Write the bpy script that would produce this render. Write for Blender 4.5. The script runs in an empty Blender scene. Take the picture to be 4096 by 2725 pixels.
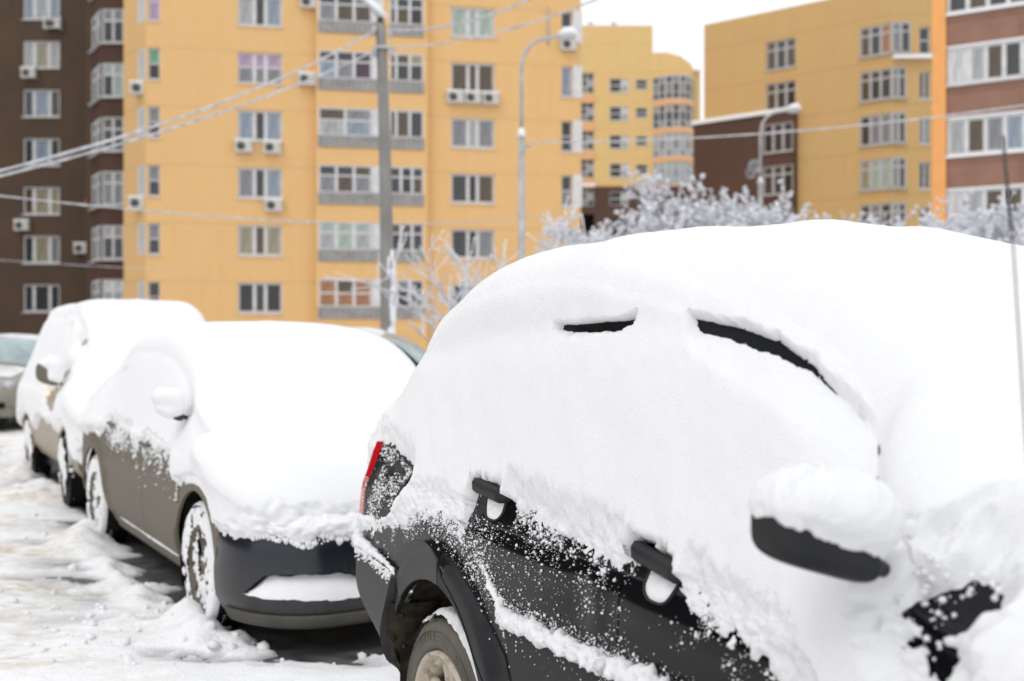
import bpy, math, random
import numpy as np
from mathutils import Vector
from mathutils.geometry import delaunay_2d_cdt
C = bpy.context.scene.collection
R = math.radians
random.seed(7)

# ---------------------------------------------------------------- camera, sky, sun, exposure
cam = bpy.data.cameras.new('camera')
cam.sensor_width = 36.0
cam.lens = 38.0
cam.clip_start = 0.05
cam.clip_end = 2000
cam.dof.use_dof = True
cam.dof.focus_distance = 3.35
cam.dof.aperture_fstop = 2.25
camo = bpy.data.objects.new('camera', cam)
camo.location = (0, 0, 1.64)
camo.rotation_euler = (R(90), 0, 0)
C.objects.link(camo)
bpy.context.scene.camera = camo

SUN_EL, SUN_AZ = 52, 215          # azimuth clockwise from +Y
world = bpy.data.worlds.new('World')
bpy.context.scene.world = world
world.use_nodes = True
nt = world.node_tree
nt.nodes.clear()
wo = nt.nodes.new('ShaderNodeOutputWorld')
bg = nt.nodes.new('ShaderNodeBackground')
sky = nt.nodes.new('ShaderNodeTexSky')
sky.sky_type = 'NISHITA'
sky.sun_disc = False
sky.sun_elevation = R(SUN_EL)
sky.sun_rotation = R(SUN_AZ)
sky.air_density = 1.0
sky.dust_density = 4.0
hsv = nt.nodes.new('ShaderNodeHueSaturation')
hsv.inputs['Saturation'].default_value = 0.12
mixw = nt.nodes.new('ShaderNodeMix')
mixw.data_type = 'RGBA'
mixw.inputs['Factor'].default_value = 0.85
mixw.inputs['B'].default_value = (11.3, 11.4, 11.6, 1)      # even cloud deck over the clear-sky model
nt.links.new(sky.outputs[0], hsv.inputs['Color'])
nt.links.new(hsv.outputs[0], mixw.inputs['A'])
nt.links.new(mixw.outputs['Result'], bg.inputs['Color'])
bg.inputs['Strength'].default_value = 0.10
nt.links.new(bg.outputs[0], wo.inputs[0])

sl = bpy.data.lights.new('sun', 'SUN')
sl.energy = 0.5
sl.angle = R(25)
sl.color = (1.0, 0.97, 0.94)
so = bpy.data.objects.new('sun', sl)
el, az = R(SUN_EL), R(SUN_AZ)
sd = Vector((math.sin(az) * math.cos(el), math.cos(az) * math.cos(el), math.sin(el)))
so.rotation_euler = sd.to_track_quat('Z', 'Y').to_euler()
so.location = sd * 50
C.objects.link(so)

sc = bpy.context.scene
sc.view_settings.view_transform = 'Standard'
sc.view_settings.look = 'None'
sc.view_settings.gamma = 1
sc.view_settings.exposure = 0.10
sc.view_settings.use_curve_mapping = False
sc.render.engine = 'CYCLES'
sc.cycles.max_bounces = 6
sc.cycles.use_denoising = True

# ---------------------------------------------------------------- noise
def _h(ix, iy, iz, seed):
    n = (ix * 374761393 + iy * 668265263 + iz * 2147483647 + seed * 1274126177) & 0xffffffff
    n = ((n ^ (n >> 13)) * 1274126177) & 0xffffffff
    n = (n ^ (n >> 16)) & 0xffffffff
    return n.astype(np.float64) / 4294967295.0

def vnoise(x, y, z=0.0, seed=0):
    x, y, z = np.broadcast_arrays(np.asarray(x, float), np.asarray(y, float), np.asarray(z, float))
    ix, iy, iz = np.floor(x).astype(np.int64), np.floor(y).astype(np.int64), np.floor(z).astype(np.int64)
    fx, fy, fz = x - ix, y - iy, z - iz
    fx, fy, fz = fx*fx*(3-2*fx), fy*fy*(3-2*fy), fz*fz*(3-2*fz)
    r = 0
    for dx in (0, 1):
        for dy in (0, 1):
            for dz in (0, 1):
                w = (fx if dx else 1-fx) * (fy if dy else 1-fy) * (fz if dz else 1-fz)
                r = r + w * _h(ix+dx, iy+dy, iz+dz, seed)
    return r * 2 - 1

def fbm(x, y, z=0.0, seed=0, octaves=3, gain=0.5):
    r, a, f = 0, 1.0, 1.0
    for o in range(octaves):
        r = r + a * vnoise(np.asarray(x)*f, np.asarray(y)*f, np.asarray(z)*f, seed + o*17)
        a *= gain; f *= 2.03
    return r

def sstep(x, a, b):
    t = np.clip((np.asarray(x, float) - a) / (b - a), 0, 1)
    return t * t * (3 - 2 * t)

def pchip(x, y, q):
    x = np.asarray(x, float); y = np.asarray(y, float); q = np.clip(np.asarray(q, float), x[0], x[-1])
    h = np.diff(x); d = np.diff(y) / h
    m = np.zeros(len(x))
    for i in range(1, len(x)-1):
        if d[i-1]*d[i] > 0:
            w1, w2 = 2*h[i]+h[i-1], h[i]+2*h[i-1]
            m[i] = (w1+w2) / (w1/d[i-1] + w2/d[i])
    m[0], m[-1] = d[0], d[-1]
    i = np.clip(np.searchsorted(x, q) - 1, 0, len(x)-2)
    t = (q - x[i]) / h[i]
    return ((1+2*t)*(1-t)**2)*y[i] + t*(1-t)**2*h[i]*m[i] + t*t*(3-2*t)*y[i+1] + t*t*(t-1)*h[i]*m[i+1]

def keys(*kv):
    xs = [k[0] for k in kv]; ys = [k[1] for k in kv]
    return lambda q: pchip(xs, ys, q)

def lkeys(*kv):
    xs = [k[0] for k in kv]; ys = [k[1] for k in kv]
    return lambda q: np.interp(q, xs, ys)

# ---------------------------------------------------------------- mesh helpers
def to_mesh(name, v, f, smooth=True):
    me = bpy.data.meshes.new(name)
    v = np.asarray(v, np.float32)
    if isinstance(f, np.ndarray) and f.ndim == 2:
        k = f.shape[1]
        me.vertices.add(len(v)); me.vertices.foreach_set('co', v.ravel())
        me.loops.add(f.size); me.loops.foreach_set('vertex_index', f.astype(np.int32).ravel())
        me.polygons.add(len(f))
        me.polygons.foreach_set('loop_start', np.arange(0, f.size, k, dtype=np.int32))
        me.polygons.foreach_set('loop_total', np.full(len(f), k, np.int32))
        me.update(calc_edges=True)
    else:
        me.from_pydata(v.tolist(), [], [list(map(int, q)) for q in f])
        me.update()
    if smooth:
        me.polygons.foreach_set('use_smooth', [True] * len(me.polygons))
    me.validate()
    return me

def obj(name, data, mat=None, parent=None, label=None, cat=None, group=None, kind=None, loc=None, rotz=None, scale=None):
    if isinstance(data, tuple):
        data = to_mesh(name, data[0], data[1], data[2] if len(data) > 2 else True)
    if mat is not None and data is not None and hasattr(data, 'materials') and len(data.materials) == 0:
        data.materials.append(mat)
    o = bpy.data.objects.new(name, data)
    C.objects.link(o)
    if parent: o.parent = parent
    if loc is not None: o.location = loc
    if rotz is not None: o.rotation_euler = (0, 0, rotz)
    if scale is not None: o.scale = scale
    if label: o['label'] = label
    if cat: o['category'] = cat
    if group: o['group'] = group
    if kind: o['kind'] = kind
    return o

def thing(name, label, cat, loc=(0, 0, 0), rotz=0, group=None):
    return obj(name, None, None, None, label, cat, group, None, loc, rotz)

class MB:
    """collects simple shapes into one mesh"""
    def __init__(s): s.v = []; s.f = []
    def add(s, v, f):
        b = len(s.v)
        s.v += [tuple(map(float, p)) for p in v]
        s.f += [[int(i) + b for i in q] for q in f]
        return s
    def box(s, x0, x1, y0, y1, z0, z1):
        v = [(x, y, z) for z in (z0, z1) for y in (y0, y1) for x in (x0, x1)]
        return s.add(v, [(0, 2, 3, 1), (4, 5, 7, 6), (0, 1, 5, 4), (2, 6, 7, 3), (0, 4, 6, 2), (1, 3, 7, 5)])
    def tube(s, pts, rad, n=8, cap=True):
        pts = [Vector(p) for p in pts]
        if not hasattr(rad, '__len__'): rad = [rad] * len(pts)
        b = len(s.v)
        up = None
        for i, p in enumerate(pts):
            d = (pts[min(i+1, len(pts)-1)] - pts[max(i-1, 0)])
            if d.length < 1e-9: d = Vector((0, 0, 1))
            d.normalize()
            if up is None:
                up = d.orthogonal().normalized()
            up = (up - d * up.dot(d))
            if up.length < 1e-6: up = d.orthogonal()
            up.normalize()
            sd_ = d.cross(up)
            for k in range(n):
                a = 2*math.pi*k/n
                q = p + (up*math.cos(a) + sd_*math.sin(a)) * rad[i]
                s.v.append((q.x, q.y, q.z))
        for i in range(len(pts)-1):
            for k in range(n):
                a, c = b+i*n+k, b+i*n+(k+1) % n
                s.f.append([a, c, c+n, a+n])
        if cap:
            s.f.append([b+k for k in range(n)][::-1])
            s.f.append([b+(len(pts)-1)*n+k for k in range(n)])
        return s
    def lathe(s, prof, n=48, a0=0, a1=2*math.pi, origin=(0, 0, 0)):
        """profile of (y, r) about the y axis"""
        full = abs(a1-a0-2*math.pi) < 1e-6
        m = n if full else n+1
        v = []
        for i in range(m):
            a = a0 + (a1-a0)*i/n
            for (y, r) in prof:
                v.append((origin[0]+r*math.cos(a), origin[1]+y, origin[2]+r*math.sin(a)))
        k = len(prof); f = []
        for i in range(n):
            j = (i+1) % m
            for q in range(k-1):
                f.append((i*k+q, i*k+q+1, j*k+q+1, j*k+q))
        return s.add(v, f)
    def out(s, smooth=False): return (s.v, s.f, smooth)

def grid_faces(nr, nc, keep=None):
    i = np.arange(nr*nc).reshape(nr, nc)
    f = np.stack([i[:-1, :-1], i[:-1, 1:], i[1:, 1:], i[1:, :-1]], -1).reshape(-1, 4)
    if keep is not None:
        f = f[keep.reshape(-1)]
    return f

def compact(v, f):
    used = np.zeros(len(v), bool); used[f.ravel()] = True
    idx = np.cumsum(used) - 1
    return v[used], idx[f]

def grid_normals(P):
    du = np.gradient(P, axis=1); ds = np.gradient(P, axis=0)
    n = np.cross(ds, du)
    l = np.linalg.norm(n, axis=-1, keepdims=True); l[l < 1e-12] = 1
    return n / l

def icosa():
    t = (1+5**.5)/2
    v = np.array([(-1, t, 0), (1, t, 0), (-1, -t, 0), (1, -t, 0), (0, -1, t), (0, 1, t), (0, -1, -t), (0, 1, -t), (t, 0, -1), (t, 0, 1), (-t, 0, -1), (-t, 0, 1)], float)
    v /= np.linalg.norm(v[0])
    f = np.array([(0, 11, 5), (0, 5, 1), (0, 1, 7), (0, 7, 10), (0, 10, 11), (1, 5, 9), (5, 11, 4), (11, 10, 2), (10, 7, 6), (7, 1, 8), (3, 9, 4), (3, 4, 2), (3, 2, 6), (3, 6, 8), (3, 8, 9), (4, 9, 5), (2, 4, 11), (6, 2, 10), (8, 6, 7), (9, 8, 1)])
    return v, f

def blobs(P, rad, rng):
    """many little uneven lumps as one mesh"""
    v0, f0 = icosa()
    n = len(P)
    jit = 1 + rng.uniform(-.28, .28, (n, 12, 1))
    V = P[:, None, :] + v0[None] * jit * rad[:, None, None] * rng.uniform(.75, 1.25, (n, 1, 3))
    F = f0[None] + (np.arange(n) * 12)[:, None, None]
    return V.reshape(-1, 3), F.reshape(-1, 3)

# ---------------------------------------------------------------- materials
def mat_new(name):
    m = bpy.data.materials.new(name); m.use_nodes = True
    n = m.node_tree; b = n.nodes['Principled BSDF']
    return m, n, b

def rgba(c): return (c[0], c[1], c[2], 1)

def mat(name, col, rough=.6, metal=0, col2=None, scale=8, detail=4, bump=0, bscale=40, coat=0, spec=.5, thr=(.35, .65), sss=0, rough2=None, stretch=None, emit=None):
    m, n, b = mat_new(name)
    b.inputs['Base Color'].default_value = rgba(col)
    b.inputs['Roughness'].default_value = rough
    b.inputs['Metallic'].default_value = metal
    b.inputs['Specular IOR Level'].default_value = spec
    b.inputs['Coat Weight'].default_value = coat
    b.inputs['Coat Roughness'].default_value = .08
    if sss:
        b.inputs['Subsurface Weight'].default_value = sss
        b.inputs['Subsurface Radius'].default_value = (.02, .02, .025)
        b.inputs['Subsurface Scale'].default_value = 1
    if emit:
        b.inputs['Emission Color'].default_value = rgba(emit[0]); b.inputs['Emission Strength'].default_value = emit[1]
    tc = n.nodes.new('ShaderNodeTexCoord')
    src = tc.outputs['Object']
    if stretch:
        mp = n.nodes.new('ShaderNodeMapping'); mp.inputs['Scale'].default_value = stretch
        n.links.new(src, mp.inputs[0]); src = mp.outputs[0]
    if col2 is not None:
        t = n.nodes.new('ShaderNodeTexNoise'); t.inputs['Scale'].default_value = scale; t.inputs['Detail'].default_value = detail
        n.links.new(src, t.inputs['Vector'])
        r = n.nodes.new('ShaderNodeMapRange'); r.inputs[1].default_value = thr[0]; r.inputs[2].default_value = thr[1]
        n.links.new(t.outputs[0], r.inputs[0])
        mx = n.nodes.new('ShaderNodeMix'); mx.data_type = 'RGBA'
        mx.inputs['A'].default_value = rgba(col); mx.inputs['B'].default_value = rgba(col2)
        n.links.new(r.outputs[0], mx.inputs['Factor']); n.links.new(mx.outputs['Result'], b.inputs['Base Color'])
        if rough2 is not None:
            rr = n.nodes.new('ShaderNodeMapRange'); rr.inputs[3].default_value = rough; rr.inputs[4].default_value = rough2
            n.links.new(r.outputs[0], rr.inputs[0]); n.links.new(rr.outputs[0], b.inputs['Roughness'])
    if bump:
        t2 = n.nodes.new('ShaderNodeTexNoise'); t2.inputs['Scale'].default_value = bscale; t2.inputs['Detail'].default_value = 5
        t2.inputs['Roughness'].default_value = .65
        n.links.new(tc.outputs['Object'], t2.inputs['Vector'])
        bp = n.nodes.new('ShaderNodeBump'); bp.inputs['Strength'].default_value = 1; bp.inputs['Distance'].default_value = bump
        n.links.new(t2.outputs[0], bp.inputs['Height']); n.links.new(bp.outputs[0], b.inputs['Normal'])
    return m

M = {}
M['snow'] = mat('snow', (.89, .895, .91), .8, bump=.0045, bscale=150, spec=.1)
M['snow_twig'] = mat('snow_twig', (.80, .81, .85), .9, col2=(.62, .63, .67), scale=3, spec=.05)
M['snow_far'] = mat('snow_far', (.88, .89, .91), .8, bump=.012, bscale=25, spec=.15)
M['black_plastic'] = mat('black_plastic', (.018, .018, .019), .45, col2=(.05, .048, .045), scale=14, bump=.0006, bscale=300, thr=(.45, .8))
M['trim_black'] = mat('trim_black', (.006, .007, .008), .35, spec=.08)
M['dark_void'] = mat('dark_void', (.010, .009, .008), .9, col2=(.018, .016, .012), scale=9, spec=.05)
M['rubber'] = mat('rubber', (.022, .021, .02), .8, col2=(.075, .066, .054), scale=10, bump=.001, bscale=60, thr=(.35, .75))
M['rubber_dusty'] = mat('rubber_dusty', (.085, .078, .066), .88, col2=(.14, .125, .102), scale=7, bump=.0015, bscale=90, thr=(.3, .7))
M['tread'] = mat('tread', (.010, .010, .011), .75, bump=.001, bscale=200, spec=.1)
M['alloy_dirty'] = mat('alloy_dirty', (.52, .46, .38), .55, .25, col2=(.27, .20, .14), scale=22, thr=(.5, .72), bump=.001, bscale=150)
M['alloy_brown'] = mat('alloy_brown', (.16, .135, .10), .5, .3, col2=(.09, .075, .06), scale=12)
M['mud_brown'] = mat('mud_brown', (.060, .050, .036), .85, col2=(.022, .019, .015), scale=18, bump=.003, bscale=70, spec=.1)
M['red_lamp'] = mat('red_lamp', (.50, .004, .010), .25, col2=(.40, .003, .008), scale=60, spec=.2)
M['pink_lamp'] = mat('pink_lamp', (.62, .22, .19), .2, coat=.5, col2=(.5, .14, .12), scale=60)
M['lamp_cover'] = mat('lamp_cover', (.010, .011, .012), .3, col2=(.07, .07, .07), scale=16, thr=(.45, .72), rough2=.6, spec=.2, bump=.001, bscale=220)
M['orange_lamp'] = mat('orange_lamp', (.85, .35, .06), .3, emit=((1, .5, .12), 1.6))
M['clear_lamp'] = mat('clear_lamp', (.55, .56, .57), .1, coat=.5, col2=(.3, .31, .33), scale=9)
M['glass_car'] = mat('glass_car', (.35, .45, .45), .15, coat=.5, col2=(.24, .29, .32), scale=1.6, thr=(.4, .6))
M['glass_dark'] = mat('glass_dark', (.012, .014, .015), .05, coat=.5)
M['concrete'] = mat('concrete', (.30, .29, .27), .85, col2=(.21, .205, .19), scale=3, bump=.004, bscale=30, stretch=(1, 1, .3))
M['galv'] = mat('galv', (.52, .52, .52), .6, .3, col2=(.38, .38, .39), scale=4)
M['white_frame'] = mat('white_frame', (.70, .70, .70), .5, col2=(.58, .58, .585), scale=3)
M['grey_frame'] = mat('grey_frame', (.50, .49, .49), .5, col2=(.4, .4, .4), scale=3)
M['grey_panel'] = mat('grey_panel', (.33, .32, .31), .6, col2=(.21, .205, .19), scale=2)
M['ac_body'] = mat('ac_body', (.60, .59, .56), .5, col2=(.48, .46, .42), scale=5)
M['ac_fan'] = mat('ac_fan', (.06, .06, .06), .7)
M['bark'] = mat('bark', (.12, .10, .085), .9, col2=(.07, .06, .05), scale=20, bump=.004, bscale=40)
M['cable'] = mat('cable', (.62, .62, .65), .8, col2=(.40, .40, .42), scale=6, bump=.006, bscale=20)
M['red_box'] = mat('red_box', (.6, .04, .04), .5)

def wall_mat(name, c1, c2, c3, course=.075, band=2.83, off=0.0):
    """brick courses: brick colour, joint, and the paler or darker course every storey; all are fixed to the wall"""
    m, n, b = mat_new(name)
    b.inputs['Roughness'].default_value = .85
    b.inputs['Specular IOR Level'].default_value = .2
    tc = n.nodes.new('ShaderNodeTexCoord')
    sp = n.nodes.new('ShaderNodeSeparateXYZ'); n.links.new(tc.outputs['Object'], sp.inputs[0])
    cb = n.nodes.new('ShaderNodeCombineXYZ')
    add = n.nodes.new('ShaderNodeMath'); add.operation = 'ADD'
    n.links.new(sp.outputs[0], add.inputs[0]); n.links.new(sp.outputs[1], add.inputs[1])
    n.links.new(add.outputs[0], cb.inputs[0]); n.links.new(sp.outputs[2], cb.inputs[1])
    br = n.nodes.new('ShaderNodeTexBrick')
    br.inputs['Color1'].default_value = rgba(c1); br.inputs['Color2'].default_value = rgba(c2)
    br.inputs['Mortar'].default_value = rgba([x*.8 for x in c1])
    br.inputs['Scale'].default_value = 1; br.inputs['Brick Width'].default_value = .26
    br.inputs['Row Height'].default_value = course; br.inputs['Mortar Size'].default_value = .008
    n.links.new(cb.outputs[0], br.inputs['Vector'])
    t = n.nodes.new('ShaderNodeTexNoise'); t.inputs['Scale'].default_value = .45; t.inputs['Detail'].default_value = 6
    n.links.new(tc.outputs['Object'], t.inputs['Vector'])
    mr = n.nodes.new('ShaderNodeMapRange'); mr.inputs[1].default_value = .4; mr.inputs[2].default_value = .7
    mr.inputs[4].default_value = .55
    n.links.new(t.outputs[0], mr.inputs[0])
    mx = n.nodes.new('ShaderNodeMix'); mx.data_type = 'RGBA'
    mx.inputs['B'].default_value = rgba(c3)
    n.links.new(mr.outputs[0], mx.inputs['Factor']); n.links.new(br.outputs[0], mx.inputs['A'])
    # rain streaks and soot that run down the brickwork
    mps = n.nodes.new('ShaderNodeMapping'); mps.inputs['Scale'].default_value = (1.6, 1.6, .16)
    n.links.new(tc.outputs['Object'], mps.inputs[0])
    ts = n.nodes.new('ShaderNodeTexNoise'); ts.inputs['Scale'].default_value = 1.5; ts.inputs['Detail'].default_value = 7
    n.links.new(mps.outputs[0], ts.inputs['Vector'])
    rs_ = n.nodes.new('ShaderNodeMapRange'); rs_.inputs[1].default_value = .45; rs_.inputs[2].default_value = .85; rs_.inputs[4].default_value = .15
    n.links.new(ts.outputs[0], rs_.inputs[0])
    mxs = n.nodes.new('ShaderNodeMix'); mxs.data_type = 'RGBA'; mxs.inputs['B'].default_value = rgba([x*.62 for x in c2])
    n.links.new(mx.outputs['Result'], mxs.inputs['A']); n.links.new(rs_.outputs[0], mxs.inputs['Factor'])
    mx = mxs
    # storey course
    w = n.nodes.new('ShaderNodeMath'); w.operation = 'ADD'; w.inputs[1].default_value = off
    n.links.new(sp.outputs[2], w.inputs[0])
    md = n.nodes.new('ShaderNodeMath'); md.operation = 'MODULO'; md.inputs[1].default_value = band
    n.links.new(w.outputs[0], md.inputs[0])
    lt = n.nodes.new('ShaderNodeMath'); lt.operation = 'LESS_THAN'; lt.inputs[1].default_value = .16
    n.links.new(md.outputs[0], lt.inputs[0])
    ml = n.nodes.new('ShaderNodeMath'); ml.operation = 'MULTIPLY'; ml.inputs[1].default_value = .35
    n.links.new(lt.outputs[0], ml.inputs[0])
    mx2 = n.nodes.new('ShaderNodeMix'); mx2.data_type = 'RGBA'
    mx2.inputs['B'].default_value = rgba([x*.78 for x in c3])
    n.links.new(ml.outputs[0], mx2.inputs['Factor']); n.links.new(mx.outputs['Result'], mx2.inputs['A'])
    n.links.new(mx2.outputs['Result'], b.inputs['Base Color'])
    return m

M['yellow'] = wall_mat('yellow_brick', (.79, .505, .235), (.76, .475, .21), (.73, .485, .22), off=1.2)
M['ochre'] = wall_mat('ochre_brick', (.60, .41, .18), (.57, .38, .16), (.58, .35, .16), off=.6)
M['brown'] = wall_mat('brown_brick', (.100, .068, .047), (.082, .058, .043), (.125, .074, .047), off=1.0)
M['brown2'] = wall_mat('brown_brick_warm', (.105, .060, .044), (.095, .055, .042), (.12, .066, .046))
M['orange'] = mat('orange_render', (.86, .40, .13), .85, col2=(.80, .37, .13), scale=2)
M['rust_panel'] = mat('rust_panel', (.30, .165, .115), .8, col2=(.26, .14, .10), scale=1.5)
M['far_yellow'] = wall_mat('far_yellow_brick', (.74, .53, .23), (.70, .49, .21), (.74, .47, .22), course=.15)
M['far_orange'] = mat('far_orange', (.74, .41, .20), .85, col2=(.70, .38, .19), scale=1)

PANES = {'dark': (.055, .057, .062), 'deep': (.03, .03, .033), 'brown': (.11, .08, .05), 'grey': (.26, .27, .29), 'pale': (.45, .46, .47), 'cream': (.36, .33, .23),
         'lilac': (.50, .36, .52), 'green': (.16, .42, .27), 'mint': (.42, .52, .46), 'terracotta': (.42, .20, .10), 'plum': (.075, .04, .065), 'blue': (.30, .36, .44), 'white': (.72, .72, .72)}
for k_, c_ in PANES.items():
    M['p_'+k_] = mat('pane_'+k_, c_, .12 if k_ != 'white' else .5, col2=[x*.62 for x in c_], scale=1.6, stretch=(3.2, 3.2, .5), coat=.3, thr=(.38, .62))

# ---------------------------------------------------------------- ground
HY = 4080.3   # eye height times focal length (px), only used to note where the tracks lie
def sheet(name, x, y, zf, m, **kw):
    X, Y = np.meshgrid(x, y)
    Z = zf(X, Y)
    P = np.stack([X, Y, Z], -1)
    return obj(name, (P.reshape(-1, 3), grid_faces(len(y), len(x))), m, **kw)

def gauss(X, Y, x, y, rx, ry, rot=0):
    c, s_ = math.cos(rot), math.sin(rot)
    dx, dy = X-x, Y-y
    u, v = (dx*c+dy*s_)/rx, (-dx*s_+dy*c)/ry
    return np.exp(-(u*u+v*v))

TH_SUV, TH_SED, TH_VAN = R(26), R(31.5), R(31)
def car_frame(px, D0, th, W):
    X0 = (px-1178)/2488*D0
    return (X0 + W*math.cos(th), D0 + W*math.sin(th)), -(math.pi/2-th)
def to_local(X, Y, org, rot):
    c, s_ = math.cos(rot), math.sin(rot)
    dx, dy = X-org[0], Y-org[1]
    return dx*c+dy*s_, -dx*s_+dy*c
FR_SUV = car_frame(1012, 3.54, TH_SUV, .93)
FR_SED = car_frame(455.6, 6.17, TH_SED, .92)
FR_VAN = car_frame(150, 10.6, TH_VAN, .93)
BEIGE_POS, BLACK_POS = (-9.62, 19.6), (-.35, 12.6)

def snow_height(X, Y):
    n1 = fbm(X*.9, Y*.9, 0, 3, 4)
    n2 = fbm(X*5, Y*9, 0, 5, 4)
    n3 = fbm(X*16, Y*16, 0, 8, 3)
    h = .035 + .018*n1 + .010*n2 + .005*n3
    # swept and driven-over strip along the parked row: thin snow broken by wet asphalt streaks
    ls, ly = to_local(X, Y, FR_SED[0], FR_SED[1])
    strip = 0
    for (x, y, rx, ry, a) in [(-2.75, 7.45, .75, .20, .42), (-2.2, 6.85, .5, .17, .32), (-2.9, 7.95, .45, .16, .36), (-1.15, 6.05, .62, .22, .62), (-.9, 5.62, .75, .17, .36),
                              (-3.85, 9.6, .8, .22, .42), (-4.6, 11.2, .9, .3, .35), (-5.9, 13.0, 1.2, .4, .4), (-1.45, 5.62, .6, .13, .30), (-1.9, 6.3, .55, .10, .26), (-3.5, 8.7, .7, .2, .34),
                              (-2.35, 7.25, .3, .12, .3), (-1.95, 6.75, .3, .1, .3), (-6.5, 16, 2.5, 1.0, .2), (.6, 5.2, 1.2, .4, .3)]:
        strip = strip + a * gauss(X, Y, x, y, rx, ry)
    st = fbm(X*2.2, Y*7.5, 0, 21, 4)
    h = h - .19*strip*np.clip(.50+1.0*st+.35*n3, 0, 1.5)
    lane = sstep(-(X+.36*Y), -.2, .7)
    across = (X+.36*Y)
    h = h*(1-.45*lane) + lane*(.014 - .006*np.sin(across*9+.6*n1) + .0035*fbm(across*40, Y*3, 0, 91, 2))
    # bare dark ground under the cars
    for fr, W, s0, s1 in ((FR_SED, .92, -3.9, .95), (FR_VAN, .93, -3.6, .9), (FR_SUV, .93, -.9, 3.6)):
        a, b = to_local(X, Y, fr[0], fr[1])
        d = np.minimum(np.minimum(a-s0, s1-a), np.minimum(b+W-.12, W-.05-b))
        h = h - .12*sstep(d + .10*n2, -.08, .16)
    # swept-up ridge and heaps beside the saloon
    ridge = np.exp(-((ly+1.10+.06*n1)/.12)**2) * sstep(ls, -3.2, -2.4) * (1-sstep(ls, -.65, -.25))
    h = h + ridge*(.060+.035*fbm(X*6, Y*6, 0, 31, 4))
    for (s_, l_, r_, hh) in [(0.0, -.97, .12, .15), (.08, -1.10, .11, .05), (-3.02, -1.0, .20, .20), (-2.7, -1.06, .22, .09), (.34, -1.0, .13, .08), (-.25, -1.25, .12, .04), (.52, -.82, .11, .05)]:
        h = h + (hh+.015*n3+.02*n2)*np.exp(-(((ls-s_)/r_)**2+((ly-l_)/r_)**2))
    a, b = to_local(X, Y, FR_VAN[0], FR_VAN[1])
    for (s_, l_, r_, hh) in [(-.75, -1.1, .5, .14), (-2.8, -1.0, .25, .2), (-.3, -.8, .2, .1)]:
        h = h + hh*np.exp(-(((a-s_)/r_)**2+((b-l_)/r_)**2))*(1+.4*n2)
    # lumps scattered in front of the saloon
    for (x, y, r_, hh) in [(-.73, 5.98, .07, .05), (-1.0, 6.1, .06, .04), (-.45, 6.15, .10, .06), (-.25, 6.2, .14, .08), (-1.42, 5.78, .10, .06), (-2.62, 7.2, .06, .06), (-2.35, 7.05, .05, .05), (-1.72, 5.95, .12, .07), (-1.25, 5.9, .10, .05)]:
        h = h + hh*gauss(X, Y, x, y, r_, r_*.8)
    return h

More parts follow.
